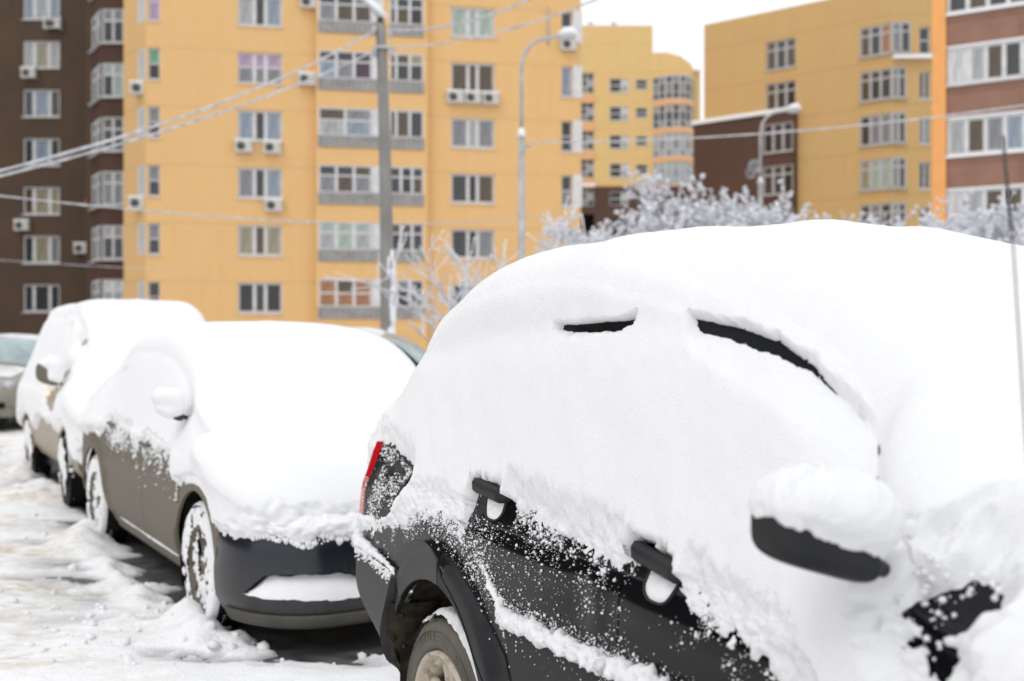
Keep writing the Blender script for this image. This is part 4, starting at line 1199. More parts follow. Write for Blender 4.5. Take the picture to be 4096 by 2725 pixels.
# lower guards
mg_ = [(.525, .835), (.80, .850), (1.088, .858), (1.088, .37), (.66, .37), (.62, .62)]
panel('lower_guard', suv_sh, mg_, M['suv_trim'], rdoor, .02, off=.004, fold=.008)
mg_ = [(1.10, .858), (1.6, .89), (1.91, .905), (1.89, .37), (1.10, .37)]
panel('lower_guard', suv_sh, mg_, M['suv_trim'], fdoor, .02, off=.004, fold=.008)
# rear bumper
bo = [(-1.02, .848), (-.86, .845), (-.6, .830), (-.338, .800)] + [(x, z) for x, z in arc_pts(0, .42, .436, 118.5, 149, 10)][4:] + [(-.41, .60), (-.45, .52), (-.56, .40), (-.70, .44), (-.90, .55), (-1.02, .64)]
bo = [(-1.022, .842), (-.86, .842), (-.6, .826), (-.340, .798), (-.372, .745), (-.398, .69), (-.425, .65), (-.47, .58), (-.53, .44), (-.62, .39), (-.78, .46), (-.93, .56), (-1.022, .66)]
bumper = panel('rear_bumper', suv_sh, bo, M['bumper_grey'], suv, .016, off=.024, fold=.05)
b = MB()
b.box(-1.07, -1.0, -.62, .80, .46, .84)
obj('bumper_back', b.out(), M['suv_trim'], bumper)
# mud flap and liner behind the wheel
fl = [(-.402, .705), (-.44, .70), (-.470, .66), (-.52, .56), (-.585, .44), (-.64, .34), (-.66, .20), (-.60, .19), (-.50, .22), (-.455, .36), (-.44, .50), (-.41, .62)]
def slab(name, poly, y0, y1, m, parent):
    n = len(poly)
    v = [(x, y0, z) for x, z in poly] + [(x, y1, z) for x, z in poly]
    f = [list(range(n))[::-1], list(range(n, 2*n))] + [[i, (i+1) % n, n+(i+1) % n, n+i] for i in range(n)]
    return obj(name, (v, f, False), m, parent)
flap = obj('mud_flap', None, None, suv)
v = []; 
edge = [(-.395, .70), (-.425, .66), (-.465, .58), (-.515, .47), (-.57, .36), (-.60, .24), (-.61, .14)]
vv, ff = [], []
for i, (x, z) in enumerate(edge):
    yo = -(suv_sh.side(x, max(z, .4))+.0)
    w_ = [(x, yo+.002), (x+.012, yo-.004), (x+.024, yo+.010), (x+.034, yo+.035), (x+.046, yo+.08), (x+.050, yo+.16), (x+.02, yo+.20)]
    vv += [(a, b_, z) for a, b_ in w_]
for i in range(len(edge)-1):
    for j in range(6): ff.append((i*7+j, i*7+j+1, (i+1)*7+j+1, (i+1)*7+j))
obj('flap_sheet', (vv, ff, True), M['mud_brown'], flap)
for (x, z, d) in [(-.385, .66, .03), (-.445, .53, .045), (-.52, .37, .045), (-.372, .72, .055)]:
    yo = -(suv_sh.side(x, max(z, .4)))+d
    obj('rivet', MB().tube([(x+.03, yo, z), (x+.036, yo-.006, z)], [.009, .006], 10).out(True), M['mud_brown'], flap)

# rear wheel
wy = -Ws+.012
wh = wheel(suv, 0, wy, .365, .365, .235, .250, M['rubber_dusty'], M['alloy_dirty'], 'suv')
wheel(suv, 2.62, wy, .365, .365, .235, .250, M['rubber_dusty'], M['alloy_dirty'], 'suv')
# raised sidewall characters
SEG = {'2': [((0, .8), (.25, 1), (.65, 1), (.85, .75), (.75, .5), (0, 0), (.9, 0))], '0': [((.2, 0), (0, .25), (0, .75), (.2, 1), (.65, 1), (.85, .75), (.85, .25), (.65, 0), (.2, 0))],
       'T': [((0, 1), (.9, 1)), ((.45, 1), (.45, 0))], 'S': [((.85, .85), (.6, 1), (.2, 1), (0, .75), (.2, .55), (.7, .45), (.85, .25), (.65, 0), (.2, 0), (0, .15))],
       '5': [((.8, 1), (.1, 1), (.05, .55), (.6, .6), (.85, .35), (.7, .05), (.3, 0), (0, .15))]}
for k_, (txt, aa) in enumerate([('S', 124), ('2', 116), ('0', 108), ('T', 100), ('5', 62), ('5', 28)]):
    b = MB(); r0 = .285
    for st_ in SEG[txt]:
        b.tube([((x-.45)*.026, 0, y*.030) for x, y in st_], .0016, 5)
    o = obj('sidewall_letter', b.out(True), M['rubber_dusty'], wh)
    a = R(aa); o.location = (r0*math.cos(a), -.0122, r0*math.sin(a)); o.rotation_euler = (0, math.pi/2-a, 0)
# snow lying on the tyre
def tyre_snow(parent, r, width, a0, a1, y0, y1, th, seed, name='snow_on_tyre', face=False):
    A_ = np.radians(np.linspace(a0, a1, 180)); Yv = np.linspace(y0, y1, 44)
    AA, YY = np.meshgrid(A_, Yv, indexing='ij')
    tt = th(np.degrees(AA), YY) + .006*fbm(AA*14*r*3, YY*40, 0, seed, 3)
    shoulder = -.020*sstep(-YY, -.02, .012) - .010*sstep(YY, width-.05, width)
    rr_ = r + .004 + shoulder + tt
    Q = np.stack([rr_*np.cos(AA), YY - np.clip(.03-YY, 0, 1)*.25*(tt > 0), rr_*np.sin(AA)], -1)
    kp = ~((tt[:-1, :-1] < 0) & (tt[1:, 1:] < 0))
    V, F = compact(Q.reshape(-1, 3), grid_faces(180, 44, kp))
    return obj(name, (V, F), M['snow'], parent)
tyre_snow(wh, .365, .235, -40, 118, -.004, .235,
          lambda a, y: .026*(1-sstep(a, 88, 112)) - .030*sstep(y, np.interp(a, [-40, 20, 60, 90, 118], [.055, .085, .12, .17, .10]), np.interp(a, [-40, 20, 60, 90, 118], [.09, .13, .18, .235, .16])) - .012*np.clip(fbm(a*.9, y*10, 0, 4, 2), 0, 1)*sstep(a, 80, 100), 3)

# tail lamp with its dark side cover
tl = obj('tail_lamp', None, None, suv)
lamp = [(-.70, 1.245), (-.60, 1.225), (-.40, 1.185), (-.36, 1.165), (-.41, 1.13), (-.47, 1.04), (-.53, .975), (-.60, .945), (-.80, .955), (-.86, 1.0), (-.80, 1.12), (-.76, 1.24)]
panel('side_cover', suv_sh, lamp, M['lamp_cover'], tl, .018, off=.010, fold=.02)
def lens(z0, z1, m):
    zz = np.linspace(z0, z1, 14); ys_ = np.linspace(0, 1, 12)
    Pq = np.zeros((14, 12, 3))
    for i, z in enumerate(zz):
        for j, t in enumerate(ys_):
            x = -.79-.085*t-.03*(1.27-z)/.3*t
            x = max(x, -1.02)
            Pq[i, j] = (x, -(suv_sh.side(x, z)+.009+.010*math.sin(t*math.pi)), z)
    return Pq.reshape(-1, 3), grid_faces(14, 12)
obj('red_lens', lens(1.10, 1.238, M['red_lamp']), M['red_lamp'], tl)
obj('pink_lens', lens(.955, 1.098, M['pink_lamp']), M['pink_lamp'], tl)

# door handles
def handle(parent, s0, s1, z0, z1):
    h = obj('door_handle', None, None, parent)
    n = 26; v, f = [], []
    for i in range(n):
        t = i/(n-1); x = s0+(s1-s0)*t
        zc = z0+(z1-z0)*t
        out = .002+.030*min(1, t/.10)**.5*min(1, (1-t)/.12)**.5
        hh = .023*min(1, (t+.02)/.10)**.4*min(1, (1.02-t)/.10)**.5
        yb = -(float(suv_sh.side(x, zc))+out)
        for (dz, dy) in ((-hh, .012), (-hh, -.003), (-hh*.55, -.014), (hh*.45, -.015), (hh, -.005), (hh, .012), (hh*.4, .024), (-hh*.4, .024)):
            v.append((x, yb+dy, zc+dz))
    for i in range(n-1):
        for j in range(8): f.append((i*8+j, i*8+(j+1) % 8, (i+1)*8+(j+1) % 8, (i+1)*8+j))
    f += [list(range(8)), list(range((n-1)*8, n*8))[::-1]]
    obj('grip', (v, f, True), M['suv_trim'], h)
    # escutcheon lip below the grip and the scoop packed with snow
    cxm = s0+(s1-s0)*.56; zc = z0+(z1-z0)*.56-.046
    ring = []
    for i in range(40):
        a = 2*math.pi*i/40; c_, s_ = math.cos(a), math.sin(a)
        ex = .066*math.copysign(abs(c_)**.62, c_)*(1+.24*s_)*(s1-s0)/.24; ez = .040*math.copysign(abs(s_)**.7, s_)
        ring.append((cxm+ex, zc+ez+.22*0*ex))
    v, f = [], []
    for k, (sc_, of) in enumerate(((1.12, .0), (1.07, .006), (1.01, .006), (.95, -.002))):
        for (x, z) in ring:
            xx, zz = cxm+(x-cxm)*sc_, zc+(z-zc)*sc_
            v.append((xx, -(float(suv_sh.side(xx, zz))+of), zz))
    for k in range(3):
        for i in range(40): f.append((k*40+i, k*40+(i+1) % 40, (k+1)*40+(i+1) % 40, (k+1)*40+i))
    obj('scoop_rim', (v, f, True), M['suv_trim'], h)
    v, f = [], []
    for k in range(9):
        q = k/8
        for (x, z) in ring:
            xx, zz = cxm+(x-cxm)*.96*q, zc+(z-zc)*.96*q
            dome = .008*(1-q**2.5) + .004*float(vnoise(xx*60, zz*60, 0, 3))*(1-q**6)
            v.append((xx, -(float(suv_sh.side(xx, zz))+.0015+dome), zz))
    for k in range(8):
        for i in range(40): f.append((k*40+i, k*40+(i+1) % 40, (k+1)*40+(i+1) % 40, (k+1)*40+i))
    obj('packed_snow', (v, f, True), M['snow'], h)
    return h
handle(rdoor, .196, .418, 1.193, 1.180)
handle(fdoor, 1.128, 1.333, 1.152, 1.128)

# side windows (glimpsed through the gaps in the snow) and black window frame
gy = []
Sw = np.linspace(.1, 1.72, 60); 
Pw = shell(suv_sh, Sw, np.linspace(5.2, 6.6, 14)); Pw = Pw + np.array([0, -.006, 0])
obj('side_window', (Pw.reshape(-1, 3), grid_faces(60, 14)), M['trim_black'], suv)

# --- snow
zline = lkeys((-.4, 1.60), (.2, 1.665), (.45, 1.672), (.60, 1.690), (.80, 1.698), (1.0, 1.700), (1.19, 1.690), (1.32, 1.672), (1.45, 1.638), (1.55, 1.590), (1.64, 1.515), (1.73, 1.40), (1.80, 1.30), (2.2, 1.2))
zedge = lkeys((-1.03, .90), (-.9, .875), (-.80, .885), (-.7, .905), (-.5, .955), (-.335, .995), (-.2, 1.045), (-.05, 1.062), (.1, 1.045), (.188, 1.035), (.190, 1.16), (.194, 1.198), (.33, 1.198), (.425, 1.188), (.43, 1.158), (.6, 1.130), (.85, 1.107), (1.065, 1.092), (1.118, 1.10),
              (1.120, 1.165), (1.22, 1.158), (1.335, 1.140), (1.34, 1.095), (1.40, 1.075), (1.49, 1.045), (1.69, 1.0), (1.9, .93), (2.1, .84), (3.6, .6))
lampP = np.array([(-.735, 1.215), (-.60, 1.205), (-.40, 1.182), (-.365, 1.165), (-.44, 1.09), (-.50, 1.02), (-.58, .985), (-.9, .975), (-.9, 1.1), (-.80, 1.22)])
def poly_sd(x, z, poly):
    d = np.full(x.shape, 9.0); c = np.zeros(x.shape, bool); n = len(poly)
    for i in range(n):
        x1, y1 = poly[i]; x2, y2 = poly[(i+1) % n]
        ex, ey = x2-x1, y2-y1
        t = np.clip(((x-x1)*ex+(z-y1)*ey)/(ex*ex+ey*ey), 0, 1)
        d = np.minimum(d, np.hypot(x-x1-ex*t, z-y1-ey*t))
        if y1 != y2: c ^= ((y1 > z) != (y2 > z)) & (x < (x2-x1)*(z-y1)/(y2-y1)+x1)
    return np.where(c, -d, d)
hole_c = np.array([(1.985, 1.19), (2.01, 1.215), (2.04, 1.24), (2.075, 1.24), (2.09, 1.20), (2.10, 1.14), (2.12, 1.10), (2.09, 1.075), (2.04, 1.10), (2.00, 1.13), (2.02, 1.16)])
def suv_t(P, U):
    X, Y, Z = P[..., 0], P[..., 1], P[..., 2]
    right = U < 50; u = np.where(right, U, U-100)
    big = fbm(X*2.1, Y*2.1, Z*2.1, 4, 3); mid = fbm(X*9, Y*9, Z*9, 6, 3)
    lump = fbm(X*38, Y*38, Z*38, 9, 3); fine = fbm(X*110, Y*110, Z*110, 12, 2)
    roof = .105+.018*big+.002*mid
    roof = roof*(1-.35*sstep(-X, -.1, .9)) 
    side = .052+.008*big+.003*mid
    zl = zline(X)
    d = Z-zl
    # snow rolls over the roof edge; the window gap is a groove cut into it
    t = side + (roof*.85-side)*sstep(d, -.03, .16)
    t = t - .012*np.exp(-((d+.02)/.06)**2)
    lipn = .004*lump+.0025*fine
    w1 = .019*np.sqrt(np.clip(1-((X-.775)/.205)**2, 0, 1))
    w2 = np.interp(X, [1.165, 1.20, 1.27, 1.42, 1.55, 1.64, 1.70, 1.75], [0, .007, .0085, .008, .0055, .003, .001, 0])
    w = w1 + w2
    gd = -(d+lipn)                      # distance below the lip
    w = w*1.9+.006*(w > .004)
    soft_b = np.interp(X, [.5, 1.16, 1.26, 1.42, 1.62, 1.72], [.010, .012, .07, .11, .085, .02])
    fl = np.interp(X, [1.25, 1.45, 1.62, 1.70], [-.0038, -.0015, .006, .022])          # floor of the groove
    prof = fl + (t-fl)*np.clip((gd-w*(.95+.12*lump))/soft_b, 0, 1)**.8
    bl = sstep(gd, -.008, .003)*sstep(w, .0005, .004)
    t = np.where((gd < w+soft_b), t+(np.minimum(t, prof)-t)*bl, t)
    crack = (X > 1.70) & (X < 1.90) & (np.abs(d-.0) < .0035+.004*mid) & (lump > .05)
    t = np.where(crack, .012, t)
    up = sstep(u, 6.9, 7.8)
    t = t*(1-up)+roof*up
    # windscreen and bonnet: one soft slope
    t = np.where(X > 1.78, t+(.070-t)*sstep(X, 1.74, 2.0)*sstep(u, 3, 5), t)
    # ragged lower edge
    e = (Z-zedge(X+.006*mid+.005*lump))
    e = e + .010*mid + .010*lump + .006*fine
    hz = sstep(X, .18, .194)*(1-sstep(X, .42, .46)) + sstep(X, 1.105, 1.12)*(1-sstep(X, 1.335, 1.37))
    soft = (.42+1.5*hz)*e+.0070*lump*(1-.6*hz)*(1-.85*sstep(e, .02, .08))+.002*fine+.05*sstep(X, 1.7, 1.9)*sstep(e, .05, .15)
    t = np.where(right, np.minimum(t, soft), t)
    sdl = poly_sd(X, Z, lampP)
    t = np.where(right & (u < 7), np.minimum(t, (sdl+.012*lump+.006*fine)*.5), t)
    sdh = poly_sd(X+.045+.015*mid, Z+.012*lump, hole_c)
    hn = .034*fbm(X*26, Z*26, Y*5, 51, 4)
    t = t + .022*np.exp(-((X-1.97)/.14)**2-((Z-1.255)/.12)**2)*(u < 8)*right
    t = np.where(right & (u < 8), np.minimum(t, (sdh+.95*hn+.004)*.9), t)
    t = t + np.where(t > .004, .0018*lump+.0008*fine, 0)*np.where(Z < 1.3, 1.0, .6)
    # left side: simple
    t = np.where(~right, np.minimum(t, (Z-1.02+.02*mid)*.8), t)
    ov = sstep(X, .52, .66)*(1-sstep(X, .88, 1.02)) + sstep(X, 1.09, 1.24)*(1-sstep(X, 1.52, 1.74))
    dz = -.015*np.exp(-(np.clip(d, 0, None)/.04)**2)*sstep(d, -.007, .004)*ov*right*(u < 7.6)
    return t, dz
Ss = np.concatenate([-1.03+.26*(1-np.cos(np.linspace(0, math.pi/2, 34))), np.arange(-.765, 2.26, .0068), np.linspace(2.27, 3.1, 50), 3.12+.5*np.sin(np.linspace(0, math.pi/2, 20))])
# section knots: 1.8..5 lower flank (fine), 5..7 windows, 7..9 roof
usl = np.concatenate([np.linspace(2.0, 5.0, 105, endpoint=False), np.linspace(5.0, 5.75, 34, endpoint=False), np.linspace(5.75, 6.75, 150, endpoint=False), np.linspace(6.75, 9, 55)])
snow_o, SP, ST, SN = snow_shell(suv_sh, Ss, usl, np.linspace(3, 9, 46), suv_t, 'snow_cover', suv, M['snow'])

# loose crumbs of snow on the dark flank
def specks(sh, n, zfun, s_rng, z_rng, decay, rmin, rmax, seed, parent, extra=None, avoid=None, name='snow_specks', off=.002):
    rg = np.random.default_rng(seed)
    x = rg.uniform(*s_rng, n*6); z = rg.uniform(*z_rng, n*6)
    e = zfun(x) - z
    cl = 1.5*fbm(x*13, z*13, 0, seed, 4)
    pr = np.exp(-np.clip(e, 0, None)/decay)*(e > -.03)*np.clip(.55+1.1*cl, .03, 1.6)
    if extra is not None: pr = pr + extra(x, z)
    if avoid is not None: pr = pr*(~avoid(x, z))
    k = rg.uniform(0, 1, len(x)) < pr
    x, z, e = x[k][:n], z[k][:n], e[k][:n]
    r = rmin + (rmax-rmin)*rg.uniform(0, 1, len(x))**6
    r = r*np.where(e < .03, 1.25, 1)
    y = -(sh.side(x, z) + r*.25 + off)
    V, F = blobs(np.stack([x, y, z], -1), r, rg)
    return obj(name, (V, F), M['snow'], parent, kind='stuff')
dec = lkeys((-1.0, .07), (-.3, .05), (.0, .055), (.1, .07), (.35, .10), (.6, .055), (1.1, .03), (1.3, .03), (1.7, .04))
def ex(x, z):
    belt = .55*np.exp(-((x-.27)/.12)**2)*np.exp(-((z-.98)/.12)**2)
    dust = .06*(z > .86)*(x > .3)*(x < 1.15)
    mold = .9*np.exp(-((z-np.interp(x, [.3, .42, .5, 1.1], [.975, .905, .868, .885]))/.024)**2)*(x > .28)
    low = .16*np.exp(-((z-np.interp(x, [.5, 1.1], [.80, .82]))/.03)**2)*(x > .5)
    return belt+dust+mold+low
specks(suv_sh, 14000, zedge, (-.98, 1.85), (.62, 1.22), .032, .0010, .0046, 3, suv, ex, lambda x, z: (np.hypot(x, z-.42) < .535) | ((x > .21) & (x < .47) & (z > 1.10)) | ((x > 1.14) & (x < 1.38) & (z > 1.04)))
specks(suv_sh, 1500, lambda x: 0*x+1.3, (-.84, -.36), (.955, 1.225), .25, .0011, .0050, 9, suv, None, lambda x, z: poly_sd(x, z, np.array(lamp)) > -.006, name='snow_specks', off=.013)
# roll of snow on the lower guard ledge
tp = [(x, -(float(suv_sh.side(x, z-.02))+.004), z) for x, z in [(.33, .965), (.37, .935), (.42, .90), (.47, .868), (.52, .853), (.6, .855), (.7, .858), (.85, .863), (1.0, .868), (1.088, .870)]]
obj('snow_on_guard', lumpy(tp, [.003, .006, .011, .017, .021, .022, .020, .022, .020, .018], 22, 3, .62, 22), M['snow'], suv)
tp = [(x, -(float(suv_sh.side(x, z-.02))+.004), z) for x, z in [(1.10, .872), (1.25, .882), (1.4, .89), (1.7, .905), (1.9, .915)]]
obj('snow_on_guard', lumpy(tp, [.021, .024, .022, .022, .018], 16, 5, .5, 40), M['snow'], suv)
# snow along the bumper top
tp = [(x, -(float(suv_sh.side(x, z))+.016), z) for x, z in [(-1.0, .852), (-.93, .852), (-.86, .850), (-.78, .846), (-.70, .842), (-.60, .832), (-.50, .823), (-.42, .812), (-.37, .803)]]
obj('snow_on_bumper', lumpy(tp, [.022, .024, .022, .019, .017, .014, .010, .006, .003], 14, 8, .55, 14), M['snow'], suv)
rg = np.random.default_rng(4)
xb = rg.uniform(-1.0, -.40, 520); zb_ = np.interp(xb, [-1, -.4], [.846, .806]) - np.abs(rg.normal(0, .017, 520))
V, F = blobs(np.stack([xb, -(suv_sh.side(xb, zb_)+.027), zb_], -1), rg.uniform(.0015, .006, 520), rg)
obj('snow_specks', (V, F), M['snow'], suv, kind='stuff')

# door mirror: housing plus the snow sitting on it
def superell(cx, cy, cz, rx, ry, rz, e1, e2, nu, nv):
    a = np.linspace(-math.pi/2, math.pi/2, nv)[:, None]; b = np.linspace(-math.pi, math.pi, nu)[None]
    f = lambda w, e: np.sign(w)*np.abs(w)**e
    x = f(np.cos(a), e1)*f(np.cos(b), e2); y = f(np.cos(a), e1)*f(np.sin(b), e2); z = f(np.sin(a), e1)+0*b
    return np.stack([cx+rx*x, cy+ry*y, cz+rz*z], -1)
def mirror(parent, sh, x0, yin, length, z_bot, z_top, snow_top, depth, edge_fn, m, seed, taper=.2, slope=.05, nz=110):
    mi = obj('door_mirror', None, None, parent)
    cy = yin-length/2; cz = (z_bot+z_top)/2
    Pm = superell(x0, cy, cz, depth, length/2, (z_top-z_bot)/2, .55, .5, nz*2, nz)
    def warp(Q):
        tt = np.clip((yin-Q[..., 1])/length, -.2, 1.2)          # 0 at the door, 1 at the tip
        Q = Q.copy()
        Q[..., 2] = Q[..., 2] + slope*tt + (z_bot-Q[..., 2]+.05)*0 - .0*tt
        Q[..., 2] = cz + (Q[..., 2]-cz)*(1-taper*tt**2)
        Q[..., 0] = Q[..., 0] - .05*tt**2
        return Q
    H = warp(Pm)
    obj('housing', (H.reshape(-1, 3), grid_faces(nz, nz*2)), m, mi)
    N = grid_normals(H); c = H.mean((0, 1)); s_ = np.sign(((H-c)*N).sum(-1, keepdims=True)); N = N*np.where(np.median(s_) > 0, 1, -1)
    X, Y, Z = H[..., 0], H[..., 1], H[..., 2]
    n1 = fbm(X*30, Y*30, Z*30, seed, 3); n2 = fbm(X*90, Y*90, Z*90, seed+3, 2); n0 = fbm(X*9, Y*9, Z*9, seed, 2)
    e = Z - edge_fn((yin-Y)/length) + .006*n1 + .003*n2
    t = np.minimum(snow_top*sstep(N[..., 2], -.4, 1.0)+.020, e*.8) + .004*n0*(e > .02)
    kp = ~((t[:-1, :-1] < -.002) & (t[1:, 1:] < -.002))
    V, F = compact((H+N*np.maximum(t, -.004)[..., None]).reshape(-1, 3), grid_faces(nz, nz*2, kp))
    obj('snow_cap', (V, F), M['snow'], mi)
    obj('mirror_arm', MB().tube([(x0, yin-.03, z_bot+.05), (x0-.02, yin+.05, z_bot+.02)], [.012, .014], 12).out(True), m, mi)
    return mi
mirror(suv, suv_sh, 1.935, -Ws-.022, .185, 1.232, 1.360, .072, .052, lambda t: np.interp(t, [-.1, 0, .25, .6, .85, 1.0], [1.278, 1.285, 1.300, 1.318, 1.338, 1.355]), M['suv_trim'], 3)
# radio aerial on the front wing
obj('aerial', MB().tube([(2.225, -Ws+.03, 1.08), (2.208, -Ws+.015, 1.45), (2.190, -Ws+.005, 1.80), (2.188, -Ws+.005, 1.805), (2.178, -Ws, 1.94)], [.0012, .0012, .0012, .0026, .0022], 8).out(True), M['black_plastic'], suv)

# ================= generic builder for the cars behind =================
def car_body(root, sh, s0, s1, r0, r1, paint_m, arches, n_mid=70, glass=None):
    Sg = np.concatenate([s0+r0*(1-np.cos(np.linspace(0, math.pi/2, 14))), np.linspace(s0+r0, s1-r1, n_mid)[1:-1], s1-r1+r1*np.sin(np.linspace(0, math.pi/2, 14))])
    P = full_section(sh, Sg, np.linspace(4.0, 9, 36), np.linspace(0, 9, 30))
    b = obj('body', (P.reshape(-1, 3), grid_faces(P.shape[0], P.shape[1])), paint_m, root)
    P2 = full_section(sh, Sg, np.linspace(0, 9, 36), np.linspace(0, 9, 30))
    obj('end_panel', (P2[0].tolist(), [list(range(P2.shape[1]))], False), paint_m, root)
    obj('end_panel', (P2[-1].tolist(), [list(range(P2.shape[1]))[::-1]], False), paint_m, root)
    xs2 = np.linspace(s0+r0, s1-.02, 130); zs2 = np.linspace(.22, 1.05, 30)
    X2, Z2 = np.meshgrid(xs2, zs2)
    Pf = np.stack([X2, -(sh.side(X2, Z2)-.02), Z2], -1)
    cx = (X2[:-1, :-1]+X2[1:, 1:])/2; cz = (Z2[:-1, :-1]+Z2[1:, 1:])/2
    kp = np.ones(cx.shape, bool)
    kp &= cz < sh.ze(cx)-.07
    for (ax, az, ar) in arches: kp &= np.hypot(cx-ax, cz-az) > ar+.035
    V, F = compact(Pf.reshape(-1, 3), grid_faces(len(zs2), len(xs2), kp))
    obj('inner_skin', (V, F), M['trim_black'], root)
    for (ax, az, ar) in arches:
        obj('wheel_housing', MB().lathe([(-sh.W+.02, ar+.02), (-sh.W+.40, ar+.02), (-sh.W+.40, .001)], 36, R(-25), R(205), (ax, 0, az)).out(True), M['dark_void'], root)
    obj('floor_pan', MB().box(s0+.3, s1-.25, -.78, .80, .22, .24).out(), M['dark_void'], root)
    return P
def arch_out(ax, az, ar, a0, a1, n=26):
    return arc_pts(ax, az, ar, a0, a1, n)

# ---- dark saloon, film of road dirt on its flank
sed = thing('dirty_saloon', 'navy saloon with dirt-browned doors, bonnet and roof under smooth deep snow', 'car', (FR_SED[0][0], FR_SED[0][1], 0), FR_SED[1])
M['sed_side'] = paint('sed_side', (.135, .116, .088), (.165, .142, .108), .2, 1.1, rough=.5, sill_amt=.9, streak=True)
M['sed_front'] = paint('sed_front', (.012, .015, .023), (.066, .061, .052), .12, .56, rough=.2, sill_amt=.8)
M['sed_lip'] = mat('sed_lip', (.060, .056, .048), .7, col2=(.085, .078, .066), scale=8)
Wd = .92
sed_sh = Shape(Wd, nose(Wd, -4.05, .45, .95, .52),
    keys((-4.05, .98), (-3.85, 1.08), (-3.5, 1.14), (-3.2, 1.26), (-2.7, 1.50), (-2.2, 1.60), (-1.5, 1.635), (-1.0, 1.58), (-.5, 1.36), (-.05, 1.14), (.3, 1.03), (.65, .91), (.86, .76), (.95, .62)),
    keys((-4.05, .93), (-3.85, 1.02), (-3.5, 1.05), (-3.2, 1.17), (-2.7, 1.43), (-2.2, 1.545), (-1.5, 1.56), (-1.05, 1.49), (-.6, 1.26), (-.2, 1.06), (.3, .93), (.65, .82), (.86, .70), (.95, .60)),
    zb=lkeys((-4.05, .98), (-1, .96), (0, .88), (.6, .74), (.95, .54)), z0=lkeys((-4, .3), (-3.4, .22), (0, .20), (.95, .20)), tumble=.15,
    flare=((-.02, .345, .43, .52, .022), (-3.07, .345, .43, .52, .022)), lower_in=lambda S: .04+0*S)
sed_sh.crease = lambda X, Z: .010*np.exp(-((Z-.80-.03*X)/.05)**2)*(X < -.5)*(X > -2.7) + .016*(1-sstep(Z, .27, .30))*(X > -2.6)*(X < -.45)
sed_sh.table(-4.05, .95)
SA = [(-.02, .345, .435), (-3.07, .345, .435)]
car_body(sed, sed_sh, -4.05, .95, .45, .52, M['sed_front'], SA)
# flank panels
panel('rear_quarter', sed_sh, [(-3.62, .30), (-3.53, .30)] + arch_out(-3.07, .345, .435, 186, -6)[0:] + [(-2.60, .30), (-2.605, 1.04), (-3.62, 1.02)], M['sed_side'], sed, .03)
d1 = panel('rear_door', sed_sh, [(-2.597, .30), (-1.405, .30), (-1.405, 1.04), (-2.597, 1.04)], M['sed_side'], sed, .035)
d2 = panel('front_door', sed_sh, [(-1.398, .30), (-.50, .30), (-.47, .60), (-.44, 1.0), (-1.398, 1.03)], M['sed_side'], sed, .035)
panel('side_skirt', sed_sh, [(-2.62, .205), (-.47, .205), (-.455, .296), (-2.60, .296)], M['sed_side'], sed, .035)
panel('front_wing', sed_sh, [(-.458, .25), (-.44, .30)] + [(x, z) for x, z in arch_out(-.02, .345, .435, 176, 12)] + [(.425, .50), (.44, .66), (.40, .92), (-.435, .98)], M['sed_side'], sed, .025)
for (h_, x, z) in ((d1, -2.45, 1.005), (d2, -1.30, .945)):
    yb = -float(sed_sh.side(x, z))
    obj('door_handle', MB().tube([(x-.10, yb+.002, z), (x-.08, yb-.030, z), (x+.06, yb-.032, z-.004), (x+.10, yb-.002, z-.005)], [.010, .014, .014, .010], 8).out(True), M['sed_side'], h_)
tp = [(x, -(float(sed_sh.side(x, .292))+.003), .300) for x in np.linspace(-2.35, -.62, 12)]
obj('snow_on_skirt', lumpy(tp, [.003, .006, .007, .006, .004, .006, .008, .009, .009, .008, .007, .003], 8, 12, .5, 10), M['snow'], sed)
# front bumper wrapped round the nose
tt_ = np.linspace(0, math.pi/2, 40)
cs = .95-.52+.52*np.sin(tt_); cy_ = -sed_sh.hw(cs)
cx_ = np.concatenate([[.36, .40], cs, np.full(20, .95)]); cyy = np.concatenate([[-Wd, -Wd], cy_, np.linspace(cy_[-1], 0, 21)[1:]])
cx_ = cx_ + .035*(1-(cyy/Wd)**2)
ql = np.concatenate([[0], np.cumsum(np.hypot(np.diff(cx_), np.diff(cyy)))])
def nosemap(q, z, off):
    x = np.interp(q, ql, cx_); y = np.interp(q, ql, cyy)
    e = 1e-3
    tx = np.interp(q+e, ql, cx_)-np.interp(q-e, ql, cx_); ty = np.interp(q+e, ql, cyy)-np.interp(q-e, ql, cyy)
    l = np.hypot(tx, ty)+1e-12; nx, ny = ty/l, -tx/l
    tuck = -.05*(1-sstep(z, .14, .30)) + .012*np.exp(-((z-.40)/.12)**2) - .05*sstep(z, .55, .75)
    o = off+tuck+.012
    return np.stack([x+nx*o, y+ny*o, z], -1)
def q_at(pxx, zz=.35):      # note: where the vent ends lie on the wrapped bumper, in metres from its side end
    return pxx
VQ = (.30, .42, .98, 1.22)
vent = [(.345, .335), (.40, .375), (.47, .432), (.53, .446), (.86, .452), (.93, .435), (1.16, .350), (1.28, .318), (1.28, .300), (.8, .318)]
fb = panel('front_bumper', None, [(.03, .20), (.14, .19), (.24, .235), (1.52, .235), (1.52, .70), (.03, .70)], M['sed_front'], sed, .03, 0, .03, holes=(vent,), mapf=nosemap)
rim2 = [(x, z) for x, z in vent]
vc = np.mean(np.array(vent), 0)
inner = [tuple(vc+(np.array(p)-vc)*.97) for p in vent]
panel('vent_frame', None, [tuple(vc+(np.array(p)-vc)*1.035) for p in vent], M['trim_black'], fb, .03, -.012, .10, holes=(inner,), mapf=nosemap)
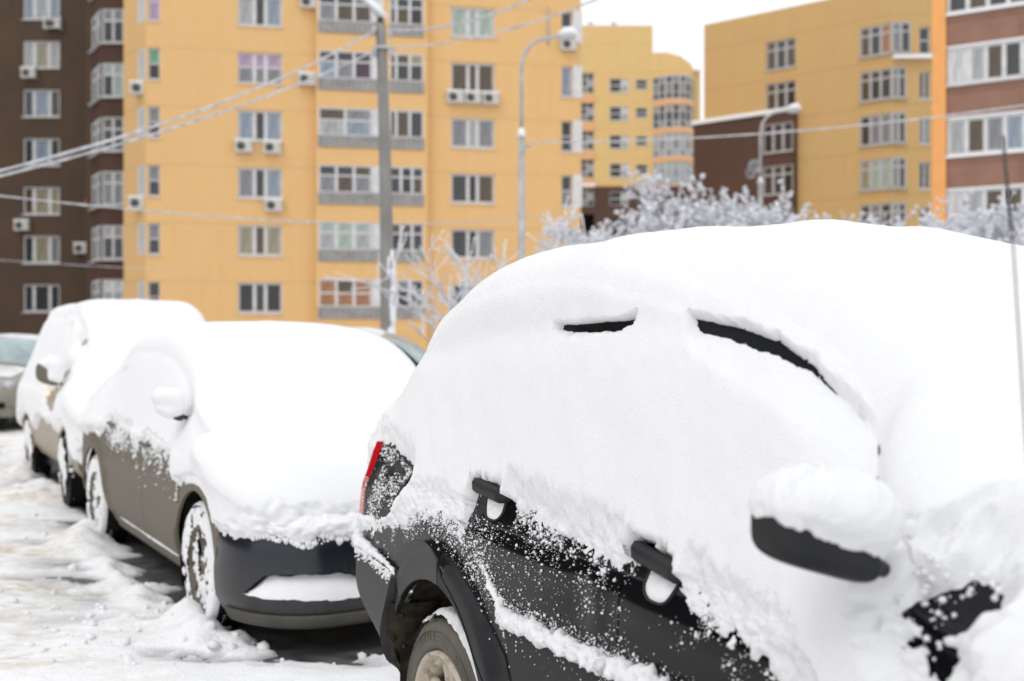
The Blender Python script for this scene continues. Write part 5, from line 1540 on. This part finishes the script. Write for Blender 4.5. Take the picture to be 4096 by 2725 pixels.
# snow shelf inside the vent, sloping back
vv, ff = [], []
qs = np.linspace(.35, 1.27, 60); 
zlo = np.interp(qs, [.345, .8, 1.28], [.328, .312, .298]); zhi = np.interp(qs, [.345, .40, .47, .53, .86, .93, 1.16, 1.28], [.340, .372, .422, .434, .438, .424, .348, .312])
Gv = np.zeros((60, 12, 3))
for j in range(12):
    k_ = j/11
    zz = zlo+(zhi-zlo)*k_ + .006*fbm(qs*22, k_*6, 0, 4, 3)
    Gv[:, j] = nosemap(qs, zz, 0)
    Gv[:, j] = nosemap(qs, zz, .012-.055*k_**1.5)
    Gv[:, j, 2] = zz
obj('snow_in_vent', (Gv.reshape(-1, 3), grid_faces(60, 12)), M['snow'], fb)
obj('bumper_lip', *[( (lambda A: (A.reshape(-1, 3), grid_faces(70, 8)))(np.stack([nosemap(np.linspace(.16, 1.5, 70), np.full(70, z_), o_) for z_, o_ in ((.232, -.004), (.232, .014), (.222, .022), (.175, .018), (.160, .008), (.150, -.02), (.150, -.06), (.15, -.10))], 1)) )], M['sed_lip'], fb)
obj('grille', (lambda A: (A.reshape(-1, 3), grid_faces(20, 6)))(np.stack([nosemap(np.linspace(1.12, 1.5, 20), np.full(20, z_), .004) for z_ in np.linspace(.47, .58, 6)], 1)), M['trim_black'], fb)
for q_ in (1.16, 1.27):
    p_ = nosemap(np.array([q_]), np.array([.535]), .01)[0]
    obj('sensor_ring', MB().lathe([(0, .030), (-.012, .034), (-.004, .042), (.01, .044)], 20).out(True), M['sed_lip'], fb, loc=tuple(p_), rotz=R(60))
# wheels
for s_ in (0.0, -3.05):
    w_ = wheel(sed, s_, -Wd+.018, .345, .345, .215, .232, M['rubber'], M['alloy_brown'], 'saloon')
    for k_ in w_.children:
        if k_.name.startswith('rim'): rim_o = k_
    # snow packed behind the spokes and over the tyre face
    na, nr = 120, 16
    A_ = np.linspace(0, 2*math.pi, na)[:, None]; Rr = np.linspace(.04, .222, nr)[None]
    yy = .010 + .012*fbm(np.cos(A_)*Rr*40, np.sin(A_)*Rr*40, 0, 5+int(s_), 3)
    gaps = fbm(np.cos(A_)*Rr*14, np.sin(A_)*Rr*14, 0, 9+int(s_), 2)
    kp = (gaps[:-1, :-1] > -.42)
    V, F = compact(np.stack([Rr*np.cos(A_), yy, Rr*np.sin(A_)], -1).reshape(-1, 3), grid_faces(na, nr, kp))
    obj('snow_in_rim', (V, F), M['snow'], w_)
    Rr = np.linspace(.228, .352, 18)[None]; na = 260
    A_ = np.linspace(R(-62), R(238), na)[:, None]
    gg = fbm(np.cos(A_)*Rr*26, np.sin(A_)*Rr*26, 0, 19+int(s_), 3)
    cov = gg + .62 - 1.3*np.abs((Rr-.30)/.07)**3*.3 - .9*sstep(-np.cos(A_-R(62)), .1, .9)*(.6)
    yy = -.014-.016*np.clip(cov, 0, .6) + .09*np.clip((Rr-.338)/.014, 0, 1)**1.5
    kp = (cov[:-1, :-1] > 0) | (cov[1:, 1:] > 0)
    V, F = compact(np.stack([Rr*np.cos(A_), yy, Rr*np.sin(A_)], -1).reshape(-1, 3), grid_faces(na, 18, kp))
    obj('snow_on_tyre', (V, F), M['snow'], w_)
    tyre_snow(w_, .345, .215, 5, 150, -.004, .215, lambda a, y: .020*(1-sstep(a, 120, 148))*sstep(a, 6, 22)-.03*sstep(y, .08, .15), 8)
zed = lkeys((-4.05, .70), (-3.7, .86), (-3.45, .86), (-3.05, .89), (-2.78, .89), (-2.70, .93), (-2.62, 1.02), (-1.72, .995), (-1.69, .93), (-1.40, .915), (-1.37, .975), (-1.0, .955), (-.60, .92), (-.51, .86), (-.465, .76), (-.38, .755), (-.33, .78), (-.2, .80), (0.05, .80), (.25, .70), (.38, .635), (.55, .60), (.95, .62))
def sed_t(P, U):
    X, Y, Z = P[..., 0], P[..., 1], P[..., 2]
    right = U < 50; u = np.where(right, U, U-100)
    big = fbm(X*1.6, Y*1.6, Z*1.6, 24, 3); mid = fbm(X*8, Y*8, Z*8, 26, 3); lump = fbm(X*26, Y*26, Z*26, 29, 3)
    top = .165+.02*big
    top = top-.03*sstep(X, -.6, .3)+.05*np.exp(-((X+.1)/.35)**2)
    top = top*(1-.35*sstep(X, .55, .95))
    side = .050+.010*big
    m_ = np.where(right, sstep(u, 5.8, 7.8), sstep(u, 4.6, 6.2))
    m_ = np.maximum(m_, sstep(X, -.15, .15)*sstep(u, 3.4, 6.2))
    t = side+(top-side)*m_
    e = Z-zed(X)+.016*mid+.012*lump*(1+.8*(X > .35))
    t = np.minimum(t, .75*e+.006*lump)
    for (ax, az, ar) in SA:
        r_ = np.hypot(X-ax, Z-az)
        t = np.where(u < 5.6, np.minimum(t, (r_-.472)*.8+.003*lump), t)
    t = np.where(~right & (u < 5), np.minimum(t, (Z-np.where(X > -.4, .70, .95))*.8), t)
    # slim gap along the rear window frame
    gsd = np.abs(Z-np.interp(X, [-2.9, -2.5, -2.3], [1.30, 1.40, 1.43]))
    t = np.where(right & (X > -2.62) & (X < -2.38) & (gsd < .008) & (u < 7), -.004, t)
    return t+.0016*lump
Ss2 = np.concatenate([-4.05+.45*(1-np.cos(np.linspace(0, math.pi/2, 24))), np.arange(-3.585, .43, .0125), .43+.52*np.sin(np.linspace(0.01, math.pi/2, 60))])
snow_shell(sed_sh, Ss2, np.concatenate([np.linspace(1.2, 5.2, 110, endpoint=False), np.linspace(5.2, 9, 70)]), np.linspace(1.2, 9, 70), sed_t, 'snow_cover', sed, M['snow'])
# snow hanging over the front of the bonnet
qn = np.arange(.02, 2.9, .008); hn_ = np.linspace(0, 1, 34)
def nosesym(q, z, off):
    L_ = ql[-1]; p = nosemap(np.where(q > L_, 2*L_-q, q), z, off)
    p[..., 1] = np.where(q > L_, -p[..., 1], p[..., 1]); return p
G = np.zeros((len(qn), 34, 3))
droop = .632 + .022*fbm(qn*9, 0*qn, 0, 61, 3) - .05*np.exp(-((qn-.45)/.12)**2)*0 + np.interp(qn, [0, .2, .5, .9, 1.3], [.06, .03, -.005, -.02, -.05])
for j, k_ in enumerate(hn_):
    zz = droop+(.80-droop)*k_
    th = .075*math.sqrt(max(0, 1-(1-k_*1.6)**2)) if k_ < .62 else .075-(k_-.62)*.22
    lm = fbm(qn*30, zz*30, 0, 71, 3)
    G[:, j] = nosesym(qn, zz, th*(1+.12*lm)-.004+.006*lm-(.10*sstep(zz, .66, .80)))
obj('snow_overhang', (G.reshape(-1, 3), grid_faces(len(qn), 34)), M['snow'], sed)
rg = np.random.default_rng(14)
qc = rg.uniform(.05, 1.5, 420); zc_ = np.interp(qc, qn, droop) - np.abs(rg.normal(0, .012, 420))
V, F = blobs(nosemap(qc, zc_, .012), .004+.016*rg.uniform(0, 1, 420)**2.2, rg)
obj('snow_specks', (V, F), M['snow'], sed, kind='stuff')
specks(sed_sh, 2600, zed, (-2.62, -.46), (.62, 1.02), .05, .003, .013, 15, sed, lambda x, z: .5*np.exp(-((x+2.2)/.35)**2-((z-.93)/.07)**2), None)
mirror(sed, sed_sh, -.44, -Wd+.03, .13, 1.14, 1.26, .055, .042, lambda t: np.interp(t, [-.1, 0, .3, .6, 1.0], [1.195, 1.195, 1.185, 1.165, 1.19]), M['black_plastic'], 13, nz=60)

# ---- van
van = thing('beige_minivan', 'tall beige minivan caked in snow at the far left of the row', 'minivan', (FR_VAN[0][0], FR_VAN[0][1], 0), FR_VAN[1])
M['van_paint'] = paint('van_paint', (.40, .35, .28), (.34, .28, .20), .2, .9, rough=.4, sill_amt=.8)
Wv = .93
van_sh = Shape(Wv, nose(Wv, -3.75, .3, .95, .5),
    keys((-3.75, 1.1), (-3.62, 1.6), (-3.45, 1.89), (-3.0, 1.96), (-1.2, 1.98), (-.85, 1.93), (-.35, 1.55), (.0, 1.25), (.35, 1.13), (.7, 1.02), (.88, .85), (.95, .7)),
    keys((-3.75, 1.05), (-3.62, 1.5), (-3.45, 1.76), (-3.0, 1.885), (-1.2, 1.90), (-.9, 1.82), (-.45, 1.42), (-.1, 1.15), (.35, 1.04), (.7, .93), (.88, .78), (.95, .66)),
    zb=lkeys((-3.75, 1.05), (-.5, 1.02), (.1, .95), (.6, .82), (.95, .6)), z0=lkeys((-3.7, .35), (.95, .32)), tumble=.27,
    flare=((0, .34, .42, .52, .02), (-2.8, .34, .42, .52, .02)), lower_in=lambda S: .04+0*S)
van_sh.table(-3.75, .95)
VA = [(0.0, .34, .43), (-2.8, .34, .43)]
car_body(van, van_sh, -3.75, .95, .3, .5, M['van_paint'], VA)
panel('rear_quarter', van_sh, [(-3.45, .36), (-3.24, .36)] + arch_out(-2.8, .34, .43, 178, 2) + [(-2.34, .36), (-2.34, 1.05), (-3.45, 1.05)], M['van_paint'], van, .04)
panel('sliding_door', van_sh, [(-2.333, .33), (-1.305, .33), (-1.305, 1.05), (-2.333, 1.05)], M['van_paint'], van, .04)
vd = panel('front_door', van_sh, [(-1.298, .33), (-.47, .33), (-.45, .6), (-.42, 1.03), (-1.298, 1.05)], M['van_paint'], van, .04)
panel('front_wing', van_sh, [(-.445, .36)] + arch_out(0, .34, .43, 178, 0) + [(.50, .34), (.62, .60), (.60, .80), (.42, .92), (-.41, 1.02)], M['van_paint'], van, .03)
for k_, (x, z) in enumerate(((-1.22, 1.13), (-.98, 1.075))):
    obj('side_lamp', MB().lathe([(-.012, .001), (-.010, .014), (.0, .022)], 14).out(True), M['orange_lamp'], van, loc=(x, -(float(van_sh.side(x, min(z, 1.0)))+.03), z))
wheel(van, 0, -Wv+.0, .34, .34, .29, .22, M['rubber'], M['alloy_brown'], 'saloon', steer=R(-3))
wheel(van, -2.8, -Wv+.03, .34, .34, .21, .22, M['rubber'], M['alloy_brown'], 'saloon')
for w_ in [o for o in van.children if o.name.startswith('wheel') and 'housing' not in o.name]:
    A_ = np.linspace(R(-75), R(200), 160)[:, None]; Yv = np.linspace(-.005, .14, 18)[None]
    cov = fbm(np.cos(A_)*12, Yv*30, np.sin(A_)*12, 5, 3)+.75-1.9*sstep(-A_, R(-40), R(30))
    rr_ = .346+.022*np.clip(cov, 0, 1)
    kp = cov[:-1, :-1] > 0
    V, F = compact(np.stack([rr_*np.cos(A_), Yv+0*A_, rr_*np.sin(A_)], -1).reshape(-1, 3), grid_faces(160, 18, kp))
    obj('snow_on_tyre', (V, F), M['snow'], w_)
    Rr = np.linspace(.05, .345, 16)[None]; A2_ = np.linspace(0, 2*math.pi, 120)[:, None]
    gg = fbm(np.cos(A2_)*Rr*12, np.sin(A2_)*Rr*12, 0, 7, 3)+.25+.9*np.sin(A2_)
    kp = gg[:-1, :-1] > 0
    V, F = compact(np.stack([Rr*np.cos(A2_), -.022-.02*np.clip(gg, 0, 1), Rr*np.sin(A2_)], -1).reshape(-1, 3), grid_faces(120, 16, kp))
    obj('snow_on_tyre', (V, F), M['snow'], w_)
def van_t(P, U):
    X, Y, Z = P[..., 0], P[..., 1], P[..., 2]
    right = U < 50; u = np.where(right, U, U-100)
    big = fbm(X*1.6, Y*1.6, Z*1.6, 34, 3); mid = fbm(X*7, Y*7, Z*7, 36, 3); lump = fbm(X*20, Y*20, Z*20, 39, 3)
    top = .13+.025*big; side = .06+.02*big
    m_ = np.maximum(sstep(u, 6.0, 7.8), sstep(X, -.1, .2)*sstep(u, 3.2, 6))
    t = side+(top-side)*m_
    edge = np.interp(X, [-3.7, -3.3, -2.3, -2.1, -1.7, -.55, -.45, 0, .4, .6, .95], [.5, .7, .72, .60, .78, .74, .70, .79, .60, .50, .42])
    t = np.minimum(t, (Z-edge+.03*mid+.015*lump)*.8)
    for (cx, cz, rx, rz) in ((-1.0, 1.02, .38, .13), (-.75, 1.28, .10, .06), (-1.15, 1.75, .03, .02), (-.72, 1.62, .03, .03)):
        q = np.hypot((X-cx)/rx, (Z-cz)/rz)-1
        t = np.where(right & (u < 7.4), np.minimum(t, q*min(rx, rz)*.9+.02*mid+.02*lump), t)
    for (ax, az, ar) in VA:
        t = np.where(u < 5.6, np.minimum(t, (np.hypot(X-ax, Z-az)-.46)*.8), t)
    # front-facing part below the bonnet: patchy
    t = np.where((X > .62) & (Z < .72) & (mid*.5+lump*.6 + (.66-Z)*1.2 > .12), -.004, t)
    return t+.002*lump
Ss3 = np.concatenate([-3.75+.3*(1-np.cos(np.linspace(0, math.pi/2, 16))), np.arange(-3.43, .45, .022), .45+.5*np.sin(np.linspace(0.01, math.pi/2, 34))])
snow_shell(van_sh, Ss3, np.concatenate([np.linspace(.8, 5.2, 70, endpoint=False), np.linspace(5.2, 9, 50)]), np.linspace(.8, 9, 60), van_t, 'snow_cover', van, M['snow'])
mirror(van, van_sh, -.55, -Wv+.03, .22, 1.16, 1.40, .05, .09, lambda t: np.interp(t, [0, .5, .6, 1.0], [1.20, 1.24, 1.36, 1.42]), M['sed_side'], 23, nz=40)
# snow on the nose down to the bumper
qv = np.linspace(0, 2*math.pi, 4)

# ---- beige crossover at the far left, facing the camera
bg_ = thing('pale_crossover', 'pale beige crossover facing the camera with frosted windscreen at the left edge', 'car', (BEIGE_POS[0], BEIGE_POS[1], 0), R(-84))
M['bg_paint'] = paint('bg_paint', (.30, .29, .24), (.13, .12, .085), .3, 1.0, rough=.3, sill_amt=.9)
M['thin_snow'] = mat('thin_snow', (.78, .79, .80), .7, col2=(.55, .55, .54), scale=3, thr=(.4, .7), bump=.01, bscale=20)
bg_sh = Shape(.93, nose(.93, -3.6, .3, .9, .5),
    keys((-3.6, 1.1), (-3.4, 1.6), (-3.1, 1.72), (-1.4, 1.74), (-.95, 1.66), (-.3, 1.22), (.0, 1.12), (.6, 1.0), (.85, .82), (.9, .68)),
    keys((-3.6, 1.05), (-3.4, 1.5), (-3.1, 1.63), (-1.4, 1.65), (-1.0, 1.56), (-.4, 1.12), (.0, 1.03), (.6, .92), (.85, .76), (.9, .64)),
    zb=lkeys((-3.6, 1.0), (-.5, .98), (.1, .92), (.6, .78), (.9, .6)), z0=lkeys((-3.6, .34), (.9, .32)), tumble=.17,
    flare=((0, .34, .42, .52, .02), (-2.7, .34, .42, .52, .02)), lower_in=lambda S: .04+0*S)
bg_sh.table(-3.6, .9)
def low_car(root, sh, pm, s0, s1, glass_rng, snow_m, rear):
    car_body(root, sh, s0, s1, .3, .5, pm, [(0, .34, .43), (rear, .34, .43)], 50)
    for sg in (1,):
        xs2 = np.linspace(s0+.3, s1-.3, 70); zs2 = np.linspace(.34, 1.0, 16); X2, Z2 = np.meshgrid(xs2, zs2)
        for yy in (-1, 1):
            Pf = np.stack([X2, yy*(sh.side(X2, Z2)-.001), Z2], -1)
            cx = (X2[:-1, :-1]+X2[1:, 1:])/2; cz = (Z2[:-1, :-1]+Z2[1:, 1:])/2
            kp = (np.hypot(cx, cz-.34) > .43) & (np.hypot(cx-rear, cz-.34) > .43) & (cz < sh.ze(cx)-.04)
            V, F = compact(Pf.reshape(-1, 3), grid_faces(16, 70, kp))
            obj('side_panel', (V, F), pm, root)
    for s_ in (0, rear):
        w1 = wheel(root, s_, -sh.W+.03, .34, .34, .21, .22, M['rubber'], M['alloy_brown'], 'saloon', tread=False)
        w2 = wheel(root, s_, sh.W-.03, .34, .34, .21, .22, M['rubber'], M['alloy_brown'], 'saloon', tread=False)
        w2.rotation_euler = (0, 0, math.pi)
    # windscreen, side glass
    Sg = np.linspace(*glass_rng, 18)
    P_ = full_section(sh, Sg, np.linspace(7.25, 9, 14), np.linspace(7.25, 9, 14)) + np.array([0.012, 0, .012])
    obj('windscreen', (P_.reshape(-1, 3), grid_faces(P_.shape[0], P_.shape[1])), M['glass_car'], root)
    for sg in (-1, 1):
        Sg2 = np.linspace(s0+.55, glass_rng[0]-.0, 24)
        P_ = shell(sh, Sg2, np.linspace(5.15, 6.1, 8)) + np.array([0, -.008, 0])
        P_ = P_*np.array([1, 1 if sg < 0 else -1, 1])
        obj('side_glass', (P_.reshape(-1, 3), grid_faces(24, 8)), M['glass_dark'], root)
    # snow film on the roof
    Sr = np.linspace(s0+.35, glass_rng[0]+.02, 40)
    P_ = full_section(sh, Sr, np.linspace(7.4, 9, 10), np.linspace(7.4, 9, 10))
    P_[..., 2] += .035
    P_[0, :, 2] -= .06; P_[-1, :, 2] -= .04; P_[:, 0, 2] -= .05; P_[:, -1, 2] -= .05
    obj('roof_snow', (P_.reshape(-1, 3), grid_faces(40, P_.shape[1])), snow_m, root)
low_car(bg_, bg_sh, M['bg_paint'], -3.6, .9, (-1.12, -.34), M['thin_snow'], -2.7)
Pb = full_section(bg_sh, np.linspace(-.22, .55, 20), np.linspace(7.6, 9, 10), np.linspace(7.6, 9, 10)); Pb[..., 2] += .012
obj('bonnet_frost', (Pb.reshape(-1, 3), grid_faces(20, Pb.shape[1])), M['thin_snow'], bg_)
for sg in (-1, 1):
    Q = superell(.60, sg*.62, .845, .20, .20, .095, .8, .8, 28, 14)
    obj('headlight', (Q.reshape(-1, 3), grid_faces(14, 28)), M['clear_lamp'], bg_)
    obj('headlight_bowl', MB().lathe([(0, .001), (.01, .05), (-.02, .062)], 16).out(True), M['galv'], bg_, loc=(.80, sg*.60, .84), rotz=R(90))
obj('bumper_intake', MB().box(.70, .93, -.70, .70, .46, .56).out(), M['trim_black'], bg_)
obj('front_bumper', MB().box(.45, .90, -.80, .80, .30, .458).out(), M['bg_paint'], bg_)
obj('bumper_lip', MB().box(.40, .92, -.78, .78, .20, .298).out(), M['trim_black'], bg_)
obj('grille', MB().box(.84, .92, -.38, .38, .66, .74).out(), M['trim_black'], bg_)
obj('wiper', MB().tube([(-.30, -.2, 1.21), (-.34, -.75, 1.19)], .012, 6).out(True), M['trim_black'], bg_)
obj('interior_mirror', MB().box(-.93, -.88, -.14, .10, 1.50, 1.60).out(), M['trim_black'], bg_)

# ---- dark car glimpsed between saloon and suv
bk = thing('dark_hatchback', 'dark car with frosted roof glimpsed between saloon and suv', 'car', (BLACK_POS[0], BLACK_POS[1], 0), R(0))
bk_sh = Shape(.92, nose(.92, -3.5, .3, .9, .5), lambda S: bg_sh.zr(S)+.02, lambda S: bg_sh.ze(S)+.02,
    zb=lkeys((-3.6, 1.0), (-.5, .98), (.1, .92), (.6, .78), (.9, .6)), z0=lkeys((-3.6, .34), (.9, .32)), tumble=.17,
    flare=((0, .34, .42, .52, .02), (-2.7, .34, .42, .52, .02)), lower_in=lambda S: .04+0*S)
bk_sh.table(-3.5, .9)
M['bk_paint'] = paint('bk_paint', (.02, .023, .028), (.09, .09, .09), .3, 1.0, rough=.25, sill_amt=.6)
low_car(bk, bk_sh, M['bk_paint'], -3.5, .9, (-1.12, -.34), M['thin_snow'], -2.7)

rg = np.random.default_rng(31)
xh = rg.uniform(1.90, 2.10, 500); zh = rg.uniform(1.04, 1.28, 500)
kk = rg.uniform(0, 1, 500) < np.clip(.25+.9*fbm(xh*20, zh*20, 0, 5, 3), 0, 1)
xh, zh = xh[kk], zh[kk]
V, F = blobs(np.stack([xh, -(suv_sh.side(xh, np.minimum(zh, 1.2))+.004), zh], -1), .0015+.007*rg.uniform(0, 1, len(xh))**2.5, rg)
obj('snow_specks', (V, F), M['snow'], suv, kind='stuff')

# loose crumbs and little clods over the trodden snow
rg = np.random.default_rng(77)
cx_c = rg.uniform(-3.9, -.2, 1500); cy_c = 11.5-6.2*rg.uniform(0, 1, 1500)**.6
cx_c = cx_c - .45*(cy_c-5.5)
hz_c = snow_height(cx_c, cy_c)
rr_c = .005+.030*rg.uniform(0, 1, 1500)**8
kk = (fbm(cx_c*1.4, cy_c*1.4, 0, 13, 3) > -.25) & (hz_c > .004)
V, F = blobs(np.stack([cx_c, cy_c, np.maximum(hz_c, 0)+rr_c*.25], -1)[kk], rr_c[kk], rg)
obj('snow_crumbs', (V, F), M['snow'], None, 'loose white crumbs and clods over the trodden parking lane', None, kind='stuff')
